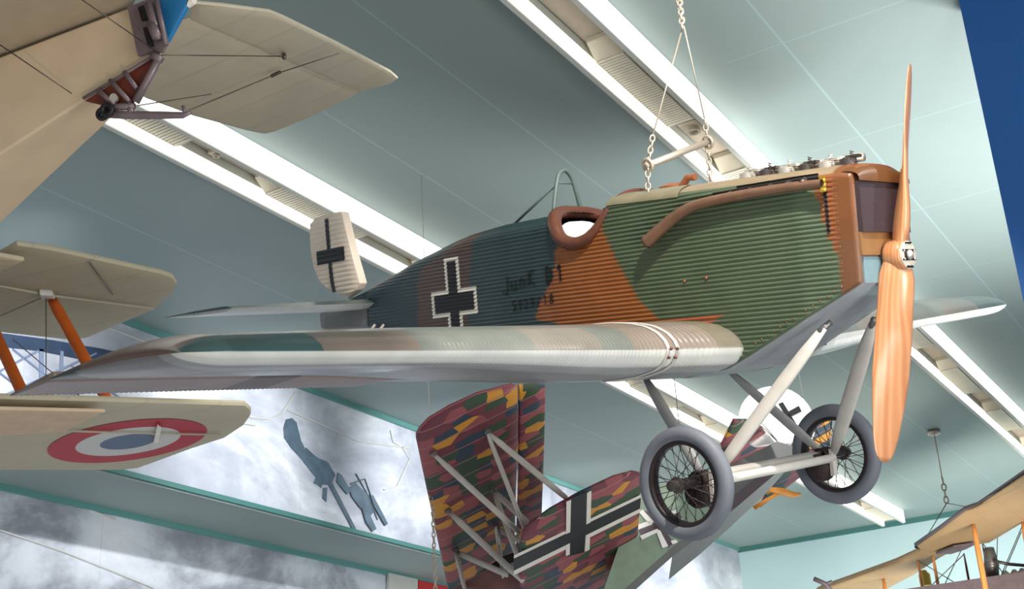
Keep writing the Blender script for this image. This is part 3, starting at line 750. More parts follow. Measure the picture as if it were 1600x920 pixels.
def rpatch(p0, p1, w, vertical):
    k = max(6, int(abs(p1[1] - p0[1]) / .006) if vertical else 10); vs = []
    for i in range(k + 1):
        t = i / k; x = p0[0] + (p1[0] - p0[0]) * t; z = p0[1] + (p1[1] - p0[1]) * t
        for q in np.linspace(-1, 1, 3 if vertical else 22):
            xx, z2 = (x + q * w / 2, z) if vertical else (x, z + q * w / 2); vs.append((xx, rudy(xx, z2), z2))
    n = 3 if vertical else 22
    b.add(vs, [(i * n + j, i * n + j + 1, i * n + n + 1 + j, i * n + n + j) for i in range(k) for j in range(n - 1)])
rpatch((-4.80, 2.385), (-4.80, 1.67), .062, True); rpatch((-5.03, 2.02), (-4.54, 2.02), .135, False)
b.build('rudder_cross', M['black'], rud, True)

# ---- undercarriage
def flat_strut(p0, p1, w, t, name, m, fwd=(1, 0, 0), r=None):
    b = MB(); P = [np.array(p0, float), np.array(p1, float)]
    Q = [P[0] + (P[1] - P[0]) * i / 6 for i in range(7)]
    b.tube(Q, [w * .55, w * .9, w, w, w, w * .9, w * .55], 16, sq=(1, t / w), up=fwd); return b.build(name, m, plane, True)
for sg in (-1, 1):
    node = (.06, sg * .74, .02)
    flat_strut((.765, sg * .31, .955), (.10, sg * .735, .035), .056, .028, 'undercarriage_strut', M['strut'])
    flat_strut((-.62, sg * .50, .69), (.0, sg * .735, .03), .043, .024, 'undercarriage_strut', M['strutdk'])
    b = MB(); b.tube([(.80, sg * .27, .99), (.74, sg * .33, .93)], .022, 10); b.build('strut_fitting', M['steel'], plane, True)
    # wheel: tyre with rim, spokes and hub
    c = np.array([0, sg * .925, 0])
    b = MB(); b.torus(c, (0, 1, 0), .326, .054, 72, 16); tyre = b.build('wheel', M['tyre'], plane, True)
    b = MB(); b.lathe(c, (0, 1, 0), [(-.035, .288), (-.042, .262), (-.02, .256), (.02, .256), (.042, .262), (.035, .288)], 64)
    b.f = b.f[:-2]; b.mi = b.mi[:-2]; b.build('rim', mat('dark_rim', (52, 42, 44), .45, metal=.3), tyre, True)
    b = MB()
    for i in range(40):
        a = 2 * PI * i / 40; s2 = 1 if i % 2 else -1; da = .55 * (1 if (i // 2) % 2 else -1)
        b.tube([c + np.array([.045 * math.cos(a + da), s2 * .085, .045 * math.sin(a + da)]), c + np.array([.262 * math.cos(a), s2 * .012, .262 * math.sin(a)])], .0028, 5)
    b.build('spokes', M['engine'], tyre, True)
    b = MB(); b.lathe(c, (0, sg, 0), [(-.12, .035), (-.10, .055), (-.085, .055), (-.08, .036), (.08, .036), (.085, .055), (.10, .055), (.105, .036), (.16, .036), (.165, .024)], 24); b.build('hub', M['engine'], tyre, 'auto')
    b = MB(); b.tube([(0, sg * .60, 0), (0, sg * .88, 0)], .03, 12)
    for k in range(7): b.torus((0, sg * (.705 + k * .017), .0), (0, 1, 0), .058, .011, 24, 8)
    b.build('shock_cord', M['boot'], plane, True)
    b = MB(); vs = []
    for y in (.66, .70, .80, .835):
        e = 1 if .68 < y < .82 else .8
        for k in range(14):
            a = 2 * PI * k / 14; vs.append((-.02 + .085 * e * math.cos(a), sg * y, -.085 + .10 * e * math.sin(a)))
    b.add(vs, [(i * 14 + j, i * 14 + (j + 1) % 14, i * 14 + 14 + (j + 1) % 14, i * 14 + 14 + j) for i in range(3) for j in range(14)] + [tuple(range(14)), tuple(range(42, 56))])
    b.build('shock_absorber_boot', M['boot'], plane, True)
    b = MB(); b.box((.085, sg * .74, -.04), (.03, .05, .20)); b.build('axle_guide', M['strut'], plane, False)
b = MB(); b.tube([(-.045, -.74, .01), (-.045, .74, .01)], .058, 20, sq=(.62, 1), up=(0, 0, 1)); b.build('axle_fairing', M['strut'], plane, True)
b = MB(); b.tube([(.075, -.76, -.012), (.075, .76, -.012)], .032, 16); b.build('spreader_tube', M['white'], plane, True)

# ---- how it hangs
def pw(x, y, z): return np.array(Mpl @ Vector((x, y, z)))
def chain(pts, pitch=.040, r=.0075, lw=.018, name='hanging_chain'):
    P = [np.array(p, float) for p in pts]; b = MB(); k = 0
    for a, c in zip(P[:-1], P[1:]):
        L = np.linalg.norm(c - a); d = (c - a) / L; n = max(1, int(L / pitch))
        e = nz(np.cross(d, [.31, .2, .9] if abs(d[2]) < .95 else [1, .2, 0])); g = np.cross(d, e)
        for i in range(n):
            m = a + d * (L * (i + .5) / n); u = e if k % 2 else g; k += 1
            b.tube([m + d * (pitch * .66 * math.cos(t)) + u * (lw * math.sin(t)) for t in np.linspace(0, 2 * PI, 13)[:-1]], r, 6, closed=True, up=np.cross(d, u))
    return b
A1_ = pw(-.60, -.33, 2.02); A2_ = pw(-.52, .33, 2.06)
dA = np.linalg.norm
S1 = at(1012, 258, dA((A1_ - EYE) @ R[:, :]) * 0 + float((R.T @ (A1_ - EYE))[2])); S2 = at(1106, 222, float((R.T @ (A2_ - EYE))[2]))
dm = (float((R.T @ (A1_ - EYE))[2]) + float((R.T @ (A2_ - EYE))[2])) / 2
C1 = at(1020, 212, dm - .2); C2 = at(1101, 186, dm + .2); AP = at(1068, 38, dm)
t1 = tag(chain([A1_, S1, C1]).build('hanging_chain', M['chain'], None, True), 'galvanised chain from the cowl up to the near end of the spreader bar', 'chain', 'suspension chains of the monoplane')
t2 = tag(chain([A2_, S2, C2]).build('hanging_chain', M['chain'], None, True), 'galvanised chain from the cowl up past the far end of the spreader bar', 'chain', 'suspension chains of the monoplane')
b = chain([AP + np.array([-.03, 0, -.05]), AP + np.array([0, 0, .45])]); b2 = chain([AP + np.array([.04, .02, 0]), AP + np.array([.0, .02, .42])], name='x')
o = len(b.v); b.v += b2.v; b.f += [tuple(i + o for i in f) for f in b2.f]; b.c += b2.c; b.mi += b2.mi
b3 = chain([AP + np.array([0, 0, .45]), np.array([AP[0], AP[1], CEIL - .01])]); o = len(b.v); b.v += b3.v; b.f += [tuple(i + o for i in f) for f in b3.f]; b.c += b3.c; b.mi += b3.mi
tag(b.build('hanging_chain', M['chain'], None, True), 'bunched chain at the apex where both suspension cables meet under the ceiling', 'chain', 'suspension chains of the monoplane')
for p, q, lab in ((C1, AP, 'thin steel cable from the near chain up to the chain apex'), (C2, AP, 'thin steel cable from the far chain up to the chain apex')):
    b = MB(); b.tube([p, q], .006, 6); tag(b.build('suspension_cable', M['chain'], None, True), lab, 'cable')
b = MB(); b.tube([S1 - (S2 - S1) * .03, S2 + (S2 - S1) * .03], .026, 12); b.torus(S1, nz(S2 - S1), .045, .012, 20, 8); b.torus(S2, nz(S2 - S1), .045, .012, 20, 8)
tag(b.build('spreader_bar', M['chain'], None, True), 'grey spreader bar between the two suspension chains above the nose', 'bar')

# ================================================================== CREAM BIPLANE WITH BLUE RUDDER (tail only in view)
DS = 7.0
uS = nz([774, 128, 2130.]); vS = np.array([1, -.352, -.342]); vS = nz(vS - vS.dot(uS) * uS); nS = np.cross(uS, vS)
wu, wv, wn = wd(uS), wd(vS), wd(nS); O = at(250, 80, DS)
Ms = frame(O, wu, wv, wn); tail = empty('biplane', Ms, 'cream fabric biplane seen from below, its tail with blue rudder over the trough', 'airplane'); invS = Ms.inverted()
def st(px, off=0.): return [hit(x, y, O + wn * off, wn) for x, y in px]
b = MB(); b.slab(st([(205, 60), (296, 27), (561, 141), (545, 152), (490, 178), (430, 203), (412, 207), (380, 200), (300, 178), (225, 150), (190, 130)]), wn, .045); b.build('tailplane', M['cream'], tail, 'auto', invS)
b = MB(); b.slab(st([(297, 27), (300, 2), (345, 6), (420, 16), (440, 24), (530, 68), (612, 112), (622, 121), (610, 130), (562, 142)]), wn, .035); b.build('elevator', M['cream'], tail, 'auto', invS)
b = MB(); b.slab(st([(195, 35), (230, -40), (100, -140), (-150, -140), (-230, -20), (-150, 140), (0, 110)]), wn, .045); b.build('tailplane', mat('cream_tailplane_painted_shade', (168, 154, 130), .6, noise=.06), tail, 'auto', invS)  # darker cream paints shade into this half of the tailplane
# fuselage
tl0, tl1 = st([(0, 88), (200, 12)], .04); dl = nz(tl1 - tl0); sn = nz(np.cross(dl, wn))
def sd(x, y, k=0.): return hit(x, y, tl0 + sn * k, sn)
Q1, Q2, S0 = sd(0, 241), sd(131, 156), sd(250, 84)
hq = float(np.dot(Q2 - tl0, wn))
def bt(x, y): return hit(x, y, Q2, nz(np.cross(Q2 - Q1, wu)))
W1, W2 = bt(0, 350), bt(167, 192)
ext = lambda a, c, k: a + (a - c) * k
P1 = ext(tl0, tl1, .9); Q1e = ext(Q1, Q2, 1.1); W1e = ext(W1, W2, 1.0)
K = W2 - Q2
V = [P1, tl1, S0, Q2, Q1e, P1 + (W1e - Q1e), tl1 + K * .25, S0 + K * .3, W2, W1e]
b = MB(); b.add(V, [(0, 1, 2, 3, 4), (5, 9, 8, 7, 6), (0, 5, 6, 1), (1, 6, 7, 2), (2, 7, 8, 3), (3, 8, 9, 4), (4, 9, 5, 0)])
fo = b.build('fuselage', M['creamf'], tail, False, invS)
bv = fo.modifiers.new('edge', 'BEVEL'); bv.width = .012; bv.segments = 3
def px3(x, y, d=None, k=-.02): return sd(x, y, k)
sgn = -1 if np.dot(sn, EYE - tl0) < 0 else 1
def near(x, y, k=.03): return sd(x, y, sgn * k)
b = MB(); b.slab([near(246, 88, .006), near(208, 163, .006), near(175, 168, .006), near(133, 158, .006)], sn, .006, lens=False); b.build('open_bay', M['redwood'], tail, False, invS)
b = MB(); b.slab([near(201, 12, .012), near(232, 0, .012), near(240, -8, .012), near(262, 68, .012), near(255, 82, .012), near(238, 82, .012), near(217, 88, .012)], sn, .02, lens=False); b.build('stern_plate', M['mauve'], tail, False, invS)
b = MB(); b.slab([near(216, 12, .03), near(226, 8, .03), near(234, 30, .03), near(222, 33, .03)], sn, .01, lens=False); b.slab([near(224, 44, .03), near(232, 42, .03), near(240, 72, .03), near(232, 74, .03)], sn, .01, lens=False); b.build('stern_opening', M['dark'], tail, False, invS)
b = MB(); b.tube([near(232, 6, .05), near(248, 62, .05)], [.022, .018], 12); b.tube([near(238, 38, .05), near(247, 60, .05)], .026, 12); b.tube([near(243, -5, .05), near(260, 70, .05)], .013, 10); b.build('rudder_post', M['mauve'], tail, True, invS)
for a, c in (((194, 112), (214, 138)), ((172, 125), (203, 159)), ((153, 141), (179, 163))):
    b = MB(); b.tube([near(*a), near(*c)], .012, 10); b.build('skid_strut', M['mauve'], tail, True, invS)
b = MB(); b.tube([near(248, 92), near(212, 160)], .018, 12); b.tube([near(238, 85), near(252, 95)], .02, 10); b.tube([near(130, 154, .02), near(247, 84, .02)], .008, 8); b.build('skid_arm', M['mauve'], tail, True, invS)
b = MB(); b.tube([near(162, 178), near(200, 180), near(250, 180), near(286, 180), near(298, 176)], [.018, .019, .018, .015, .008], 14); b.tube([near(165, 168), near(210, 166)], .016, 12)
b.tube([near(203, 160), near(206, 184)], .016, 10); b.tube([near(286, 165), near(289, 180)], .008, 8); b.build('tail_skid', M['mauve'], tail, True, invS)
b = MB(); b.torus(near(160, 178, .04), sn, .022, .012, 18, 8); b.torus(near(167, 172, .05), sn, .024, .013, 18, 8); b.build('skid_hinge', M['black'], tail, True, invS)
b = MB(); b.lathe(near(180, 154, .02), sn * sgn, [(0, .02), (.02, .02), (.02, .008)], 16); b.build('skid_bolt', M['alu'], tail, 'auto', invS)
b = MB(); b.slab([near(242, -60, -.02), near(310, -60, -.02), near(301, 0, -.02), near(264, 66, -.02), near(256, 45, -.02)], sn, .04); b.build('rudder', M['blue'], tail, 'auto', invS)
b = MB(); b.slab([near(310, -60, -.021), near(301, -2, -.021), near(294, 12, -.021), near(303, 6, -.021), near(318, -40, -.021)], sn, .045); b.build('rudder_edge', M['white'], tail, 'auto', invS)
b = MB()
for a, ka, c, kc in (((252, 86), 's', (440, 88), 't'), ((296, 172), 's', (438, 113), 't'), ((438, 113), 't', (530, 83), 't'), ((215, 165), 's', (330, 147), 't'), ((250, 84), 's', (100, -20), 't'), ((112, 146), 's', (0, 70), 't')):
    pa = near(*a) if ka == 's' else st([a], .06)[0]; pc = near(*c) if kc == 's' else st([c], .06)[0]
    b.tube([pa, pc], .003, 5)
b.build('bracing_wire', M['engine'], tail, True, invS)
b = MB(); b.tube([st([(438, 112)], .06)[0], st([(424, 119)], .06)[0]], .010, 8); b.tube([st([(444, 84)], .0)[0], st([(444, 90)], .09)[0]], .012, 8); b.build('turnbuckle', M['engine'], tail, True, invS)

# ================================================================== CREAM BIPLANE WITH ROUNDEL
e1 = nz([.98, -.203, 0]); e2 = nz([.203 * .31, .979 * .31, .951]); e2 = nz(e2 - e2.dot(e1) * e1); DW = 10.2
w1, w2 = wd(e1), wd(e2); w3 = np.cross(w1, w2)
if np.dot(w3, at(200, 682, DW) - EYE) > 0: w3 = -w3
O = at(200, 682, DW); Mw = frame(O, w1, w2, np.cross(w1, w2)); wings = empty('biplane', Mw, 'cream biplane with orange wing struts and a red ringed roundel under its wing', 'airplane'); inv = Mw.inverted()
Ou = at(130, 460, DW + .2)
def lw(px, off=0.): return [hit(x, y, O + w3 * off, w3) for x, y in px]
def uw(px, off=0.): return [hit(x, y, Ou + w3 * off, w3) for x, y in px]
b = MB(); b.slab(lw([(-300, 610), (155, 622), (385, 629), (392, 636), (392, 646), (382, 660), (352, 680), (300, 697), (215, 728), (190, 731), (-300, 732)]), w3, .07); lwg = b.build('lower_wing', M['cream2'], wings, 'auto', inv)
b = MB(); b.slab(lw([(-200, 634), (0, 637), (165, 641), (128, 658), (100, 673), (-200, 690)], .09), w3, .04); b.build('wing_panel', mat('tan_linen', (206, 178, 148), .6, noise=.06), wings, 'auto', inv)
b = MB(); b.slab(uw([(-300, 385), (0, 393), (26, 378), (80, 386), (255, 424), (271, 430), (277, 440), (270, 455), (240, 481), (190, 502), (135, 525), (108, 528), (0, 516), (-300, 480)]), w3, .07); b.build('upper_wing', M['cream2'], wings, 'auto', inv)
b = MB(); b.slab(uw([(-120, 385), (0, 397), (38, 404), (10, 418), (-120, 450)], .10), w3, .05); b.build('wing_panel', mat('tan_linen_light', (206, 190, 160), .6, noise=.06), wings, 'auto', inv)
b = MB(); b.tube(uw([(-80, 432), (75, 461), (240, 482)], .055), .010, 8); b.build('spar_seam', M['cream'], wings, True, inv)
b = MB(); b.tube(lw([(100, 673), (200, 676), (345, 679)], .055), .008, 8); b.build('spar_seam', M['cream'], wings, True, inv)
Rr = 118.0 / F * DW * 1.02
def disc(r0, r1, off, name, m):
    b = MB(); n = 64
    vs = [O + w3 * (off + h) + (w1 * math.cos(2 * PI * i / n) + w2 * math.sin(2 * PI * i / n)) * r for h in (0, .004) for r in (r0, r1) for i in range(n)]
    b.add(vs, [(2 * n + i, 2 * n + (i + 1) % n, 3 * n + (i + 1) % n, 3 * n + i) for i in range(n)]); b.build(name, m, lwg, False, inv)
for r0, r1, nm, mm in ((.66 * Rr, Rr, 'roundel_ring', M['rred']), (.36 * Rr, .66 * Rr, 'roundel_ring', M['rwhite']), (.001, .36 * Rr, 'roundel_disc', M['rblue'])):
    disc(r0, r1, .036, nm, mm)
b = MB(); b.slab(lw([(240, 690), (246, 664), (252, 668), (247, 692)], .065), w3, .012, lens=False); b.build('aileron_horn', M['white'], wings, False, inv)
def oval(p, q, w, t, name, m, par, iv):
    b = MB(); b.tube([p + (q - p) * i / 8 for i in range(9)], [w * .75] + [w] * 7 + [w * .75], 14, sq=(1, t / w), up=w1); b.build(name, m, par, True, iv)
for a, c in (((78, 462), (172, 632)), ((-22, 490), (52, 650))):
    oval(uw([a], .02)[0], lw([c], -.02)[0], .042, .026, 'wing_strut', M['orange'], wings, inv)
b = MB(); b.slab(uw([(62, 456), (82, 457), (86, 463), (64, 463)], .06), w3, .05); b.build('strut_socket', M['rwhite'], wings, 'auto', inv)
b = MB()
for p, q in (((140, 410), (176, 460)), ):
    b.tube([uw([p], .05)[0], uw([q], .05)[0]], .006, 6)
for p, q in (((72, 462), (-60, 520)), ((72, 462), (72, 640)), ((20, 530), (150, 640))):
    b.tube([uw([p], .06)[0], lw([q], -.06)[0] if q[1] > 600 else uw([q], .06)[0]], .004, 5)
b.build('rigging_wire', M['steel'], wings, True, inv)

# ================================================================== LOZENGE CAMOUFLAGED BIPLANE
uF = nz([.039, .553, .832]); vF = np.array([.887, -.402, .226]); vF = nz(vF - vF.dot(uF) * uF); wF = np.cross(uF, vF)
fu, fv, fw = wd(uF), wd(vF), wd(wF); DL = 13.0
O = at(900, 800, DL); Mf = frame(O, fv, fu, np.cross(fv, fu)); fok = empty('biplane', Mf, 'biplane in red, green and ochre lozenge fabric with zigzag white struts', 'airplane'); inv = Mf.inverted()
Ou = at(740, 760, 14.0)
def fl(px, off=0.): return [hit(x, y, O + fw * off, fw) for x, y in px]
def fup(px, off=0.): return [hit(x, y, Ou + fw * off, fw) for x, y in px]
b = MB(); b.slab(fl([(812, 850), (816, 832), (828, 818), (860, 795), (905, 770), (960, 744), (990, 736), (1000, 738), (1001, 755), (996, 830), (985, 915), (978, 990), (818, 1040), (812, 920)]), fw, .09); lo = b.build('lower_wing', M['loz'], fok, 'auto', inv)
b = MB(); b.slab(fup([(650, 684), (653, 672), (668, 656), (700, 637), (745, 617), (807, 600), (809, 690), (806, 740), (803, 850), (802, 1010), (722, 1030), (700, 920), (668, 770)]), fw, .10); b.build('upper_wing', M['loz'], fok, 'auto', inv)
b = MB(); b.slab(fup([(810, 600), (835, 598), (851, 600), (851, 640), (848, 740), (846, 790), (842, 1000), (806, 1010), (807, 850), (810, 735)]), fw, .06); b.build('aileron', M['loz'], fok, 'auto', inv)
b = MB(); b.tube(fup([(651, 678), (656, 668), (670, 653), (702, 634), (746, 614), (800, 600)], .03), .012, 8); b.build('wing_edge_tape', mat('rose_edge_tape', (160, 84, 92), .5), fok, True, inv)
# cross on the lower wing: follows ribs and span
b = MB()
def fpoly(px, off): b.slab(fl(px, off), fw, .006, lens=False)
fpoly([(885, 784), (922, 768), (918, 860), (886, 868)], .052); fpoly([(803, 868), (1001, 773), (1000, 800), (803, 898)], .0525); b.build('cross_border', M['white'], lo, False, inv)
b = MB(); fpoly([(893, 778), (919, 767), (913, 862), (887, 869)], .057); b.build('cross_marking', M['black'], lo, False, inv)
b = MB(); fpoly([(803, 873), (1001, 778), (1000, 794), (803, 891)], .0575); b.build('cross_marking', M['black'], lo, False, inv)
b = MB(); b.f = []; 
for q in (([(885, 784), (892, 781), (890, 866), (884, 868)]), ([(917, 770), (924, 767), (921, 858), (915, 861)])):
    b = MB(); fpoly(q, .0572); b.build('cross_border', M['white'], lo, False, inv)
def fst(a, ka, c, kc, r=.042):
    pa = (fup if ka == 'u' else fl)([a], .04)[0]
    pc = at(c[0], c[1], kc); b = MB(); b.tube([pa + (pc - pa) * i / 6 for i in range(7)], [r * .6, r, r, r, r, r, r * .8], 12, sq=(1, .6)); b.build('wing_strut', M['strut'], fok, True, inv)
for a, c, k in (((676, 708), (812, 832), 13.4), ((760, 673), (822, 832), 13.4), ((762, 676), (885, 778), 13.3), ((700, 798), (818, 908), 13.6), ((770, 764), (814, 884), 13.5), ((770, 766), (826, 818), 13.4),
                ((711, 860), (730, 935), 14.1), ((712, 862), (793, 898), 13.8), ((777, 824), (786, 900), 13.9), ((778, 826), (815, 846), 13.6), ((788, 902), (775, 826), 13.9)):
    fst(a, 'u', c, k, .034)
for a in ((676, 706), (760, 671), (699, 796), (769, 762), (711, 858), (776, 822)):
    b = MB(); p = fup([a], .05)[0]; b.lathe(p - fw * .02, fw, [(0, .035), (.05, .035), (.06, .02)], 12); b.build('strut_fitting', M['steel'], fok, 'auto', inv)
b = MB(); p = at(785, 905, 14.3); b.tube([at(690, 945, 14.6), at(790, 875, 14.2), at(830, 860, 13.9)], .05, 10); b.build('engine_cowling', M['dark'], fok, True, inv)
b = MB(); b.slab([at(700, 935, 14.5), at(770, 895, 14.2), at(812, 905, 14.0), at(806, 960, 14.2), at(720, 980, 14.5)], fw, .2); b.build('nose_cowling', mat('red_brown_cowling', (112, 72, 66), .4, coat=.3, noise=.12), fok, 'auto', inv)
# fuselage: flank with cross, belly, tail
Of = at(1030, 815, 14.3)
def fs(px, off=0.): return [hit(x, y, Of + fu * off, fu) for x, y in px]
flank = [(930, 960), (975, 830), (1005, 765), (1080, 742), (1140, 728), (1212, 690), (1252, 700), (1205, 746), (1150, 793), (1100, 833), (1050, 870), (985, 928)]
b = MB(); P = fs(flank); th = [.62] * 4 + [.1, .1, .16, .36, .46, .55, .62]; n = len(P)
Pb = [p + fu * t for p, t in zip(P, th)]
b.add(P + Pb, [tuple(range(n)), tuple(range(n, 2 * n))[::-1]] + [(i, (i + 1) % n, n + (i + 1) % n, n + i) for i in range(n)])
b.mi = [0, 0] + [1] * n
fz = b.build('fuselage', M['belly'], fok, False, inv, mats=[M['belly']])
b = MB(); b.slab(fs([(930, 960), (975, 830), (1005, 765), (1080, 742), (1112, 738), (1122, 790), (1092, 820), (1050, 855), (985, 912)], -.008), fu, .012, lens=False); b.build('painted_flank', M['green'], fz, False, inv)
b = MB(); b.slab(fs([(1128, 806), (1142, 778), (1180, 748), (1232, 716), (1250, 705), (1205, 746), (1150, 793)], -.010), fu, .015, lens=False); b.build('rear_flank_panel', M['mauvedk'], fz, False, inv)
b = MB()
for q in ([(998, 800), (1004, 796), (1021, 815), (1015, 820)], [(990, 822), (1019, 812), (1019, 819), (993, 829)], [(1000, 837), (1027, 826), (1030, 830), (1003, 843)], [(1025, 829), (1031, 828), (1044, 853), (1035, 856)], [(1040, 803), (1056, 796), (1058, 801), (1042, 807)], [(1054, 815), (1066, 810), (1067, 815), (1056, 819)], [(1048, 845), (1056, 843), (1059, 847), (1051, 850)]):
    b = MB(); b.slab(fs(q, -.03), fu, .01, lens=False); b.build('cross_border', M['bluntwhite'], fz, False, inv)
b = MB()
for q in ([(998, 828), (1062, 800), (1066, 812), (1003, 840)], [(1004, 798), (1022, 800), (1052, 848), (1044, 856)]): b.slab(fs(q, -.02), fu, .008, lens=False)
b.build('cross_marking', M['mauvedk'], fz, False, inv)
Ot = at(1215, 650, 15.2)
def ft(px, off=0.): return [hit(x, y, Ot + fu * off, fu) for x, y in px]
circ = [(1214 + 60 * math.cos(a), min(660 + 56 * math.sin(a) + 6 * math.cos(a), 694 - 8 * math.cos(a))) for a in np.linspace(0, 2 * PI, 33)[:-1]]
b = MB(); b.slab(ft(circ), fu, .06); ru = b.build('rudder', M['bluntwhite'], fok, 'auto', inv)
b = MB()
for q in ([(1216, 631), (1223, 628), (1248, 669), (1241, 673)], [(1219, 650), (1248, 634), (1252, 642), (1224, 657)]): b.slab(ft(q, -.036), fu, .008, lens=False)
b.build('rudder_cross', M['black'], ru, False, inv)
def fh(px, off=0.): return [hit(x, y, Ot + fw * off, fw) for x, y in px]
b = MB(); b.slab(fh([(1146, 655), (1167, 655), (1187, 662), (1209, 691), (1178, 719), (1136, 730), (1126, 695)], .1), fw, .06); b.build('tailplane', M['loz2'], fok, 'auto', inv)
b = MB(); b.slab(fh([(1235, 700), (1262, 655), (1300, 656), (1296, 700), (1262, 735), (1222, 765), (1186, 792), (1200, 765)], .05), fw, .06); b.build('tailplane', M['loz2'], fok, 'auto', inv)
b = MB(); b.tube(fh([(1198, 764), (1222, 768), (1238, 773), (1250, 772)], .3), [.03, .045, .04, .02], 10); b.tube(fh([(1222, 768), (1196, 782), (1178, 794)], .3), [.018, .022, .028], 10); b.build('tail_skid', mat('ochre_skid', (204, 132, 44), .45), fok, True, inv)
b = MB()
for p, q in (((1190, 665), (1215, 690)), ((1215, 690), (1262, 705)), ((1190, 660), (1214, 688))): b.tube([at(*p, 14.9), at(*q, 14.9)], .006, 5)
b.build('bracing_wire', M['steel'], fok, True, inv)

# ================================================================== LINEN BIPLANE, LOWER RIGHT
ZC = at(1500, 850, 25.)[2]
def cz(px, off=0.): return [on_z(x, y, ZC + off) for x, y in px]
O = cz([(1500, 850)])[0]; Mc = Matrix.Translation(O); cau = empty('biplane', Mc, 'brown linen biplane with orange wooden struts hanging before the pale wall', 'airplane'); inv = Mc.inverted()
b = MB(); b.slab(cz([(1275, 921), (1320, 905), (1378, 884), (1400, 876), (1441, 857), (1475, 848), (1530, 838), (1500, 850), (1470, 866), (1430, 893), (1388, 915), (1360, 930)]), (0, 0, 1), .14); b.build('wing_panel', M['brownlinen'], cau, 'auto', inv)
b = MB(); b.slab(cz([(1431, 850), (1470, 823), (1507, 795), (1528, 788), (1600, 738), (1690, 680), (1720, 760), (1600, 812), (1545, 845), (1500, 852), (1441, 862)]), (0, 0, 1), .14); b.build('upper_wing', M['brownlinen'], cau, 'auto', inv)
b = MB(); b.slab(cz([(1512, 797), (1600, 757), (1690, 715), (1690, 700), (1600, 742), (1528, 790)], -.09), (0, 0, 1), .03); b.build('aileron', M['brownlinen'], cau, 'auto', inv)
b = MB(); b.slab(cz([(1462, 864), (1490, 853), (1525, 848), (1510, 856), (1485, 864)], -.12), (0, 0, 1), .06); b.build('aileron', M['mauvedk'], cau, 'auto', inv)
b = MB(); b.tube(cz([(1431, 850), (1470, 823), (1507, 795), (1528, 788), (1600, 738), (1680, 684)], .0), .035, 8); b.build('wing_edge', M['mauvedk'], cau, True, inv)
b = MB(); b.tube([at(1430, 853, 25.2), at(1441, 856, 25.2)], .04, 8); b.build('aileron_horn', M['black'], cau, True, inv)
dc = lambda x, y: float((R.T @ (cz([(x, y)])[0] - EYE))[2])
for (x, y), (x2, y2), r, m in (((1520, 815), (1526, 960), .085, 'pine'), ((1535, 850), (1538, 960), .035, 'redwood'), ((1434, 872), (1433, 960), .05, 'pine'), ((1457, 864), (1459, 960), .055, 'pine'), ((1380, 901), (1384, 970), .085, 'pine'), ((1597, 812), (1600, 960), .08, 'pine'), ((1506, 864), (1508, 960), .04, 'redwood')):
    p = cz([(x, y)], -.03)[0]; d = dc(x, y); q = p - np.array([0, 0, 1.9]); b = MB()
    b.tube([p + (q - p) * i / 8 for i in range(9)], [r * .5, r * .9] + [r] * 7, 14, sq=(1, .55), up=(1, 0, 0)); b.build('wing_strut', M[m], cau, True, inv)
b = MB(); b.box(at(1560, 925, 25.0), (1.6, 3.2, .34)); b.build('lower_wing', M['mauve'], cau, False, inv)
b = MB(); b.tube([at(1545, 856, 24.8), at(1549, 880, 24.8), at(1552, 918, 24.8)], [.09, .13, .12], 16)
for k in range(3): b.torus(at(1549, 880 + k * 4, 24.8), (0, 0, 1), .13, .015, 18, 6)
b.build('radiator', M['steel'], cau, True, inv)
for x, y in ((1572, 900), (1586, 898), (1598, 896)):
    b = MB(); b.lathe(at(x, y, 24.6), (0, 0, 1), [(-.10, .05), (-.08, .09), (.02, .10), (.06, .06), (.10, .03)], 14); b.build('engine_cylinder', M['alu'], cau, True, inv)
b = MB(); b.tube([at(1553, 876, 24.6), at(1575, 881, 24.6), at(1610, 884, 24.6)], .03, 8); b.build('exhaust_pipe', M['engine'], cau, True, inv)
b = MB(); b.lathe(at(1447, 915, 26.5), (0, 0, 1), [(0, .11), (.22, .11), (.26, .07), (.30, .05)], 14); b.build('fuel_tank', M['yellow'], cau, 'auto', inv)
b = MB()
for p, q in (((1600, 815), (1555, 920)), ((1596, 830), (1560, 915)), ((1520, 822), (1475, 915)), ((1506, 866), (1455, 915)), ((1520, 825), (1570, 900)), ((1434, 875), (1500, 915)), ((1560, 790), (1556, 920))):
    b.tube([at(*p, 25.0), at(*q, 25.0)], .009, 5)
b.build('rigging_wire', M['engine'], cau, True, inv)
b = MB(); b.tube([at(1272, 904, 27.5), at(1290, 912, 27.5), at(1300, 925, 27.5)], .05, 8); b.tube([at(1290, 912, 27.5), at(1300, 908, 27.5)], .03, 8); b.build('wing_skid', M['mauvedk'], cau, True, inv)
# its suspension
top = on_z(1459, 674, CEIL - .02); dt = float((R.T @ (top - EYE))[2]); mid = top - np.array([0, 0, .9]); low = top - np.array([0, 0, 1.38])
b = chain([mid, low], pitch=.10, r=.018, lw=.04); b.tube([top, mid], .012, 6); b.lathe(top, (0, 0, -1), [(0, .12), (.05, .12), (.08, .05)], 12)
tag(b.build('hanging_chain', M['chain'], None, True), 'small chain hanging from the ceiling above the brown linen biplane', 'chain')
for q, lab in (((1441, 850), 'thin cable from the small chain down to the step in the brown wing'), ((1528, 795), 'thin cable from the small chain down to the brown wing beside its tall strut')):
    b = MB(); b.tube([low, cz([q], .05)[0]], .009, 5); tag(b.build('suspension_cable', M['steel'], None, True), lab, 'cable')

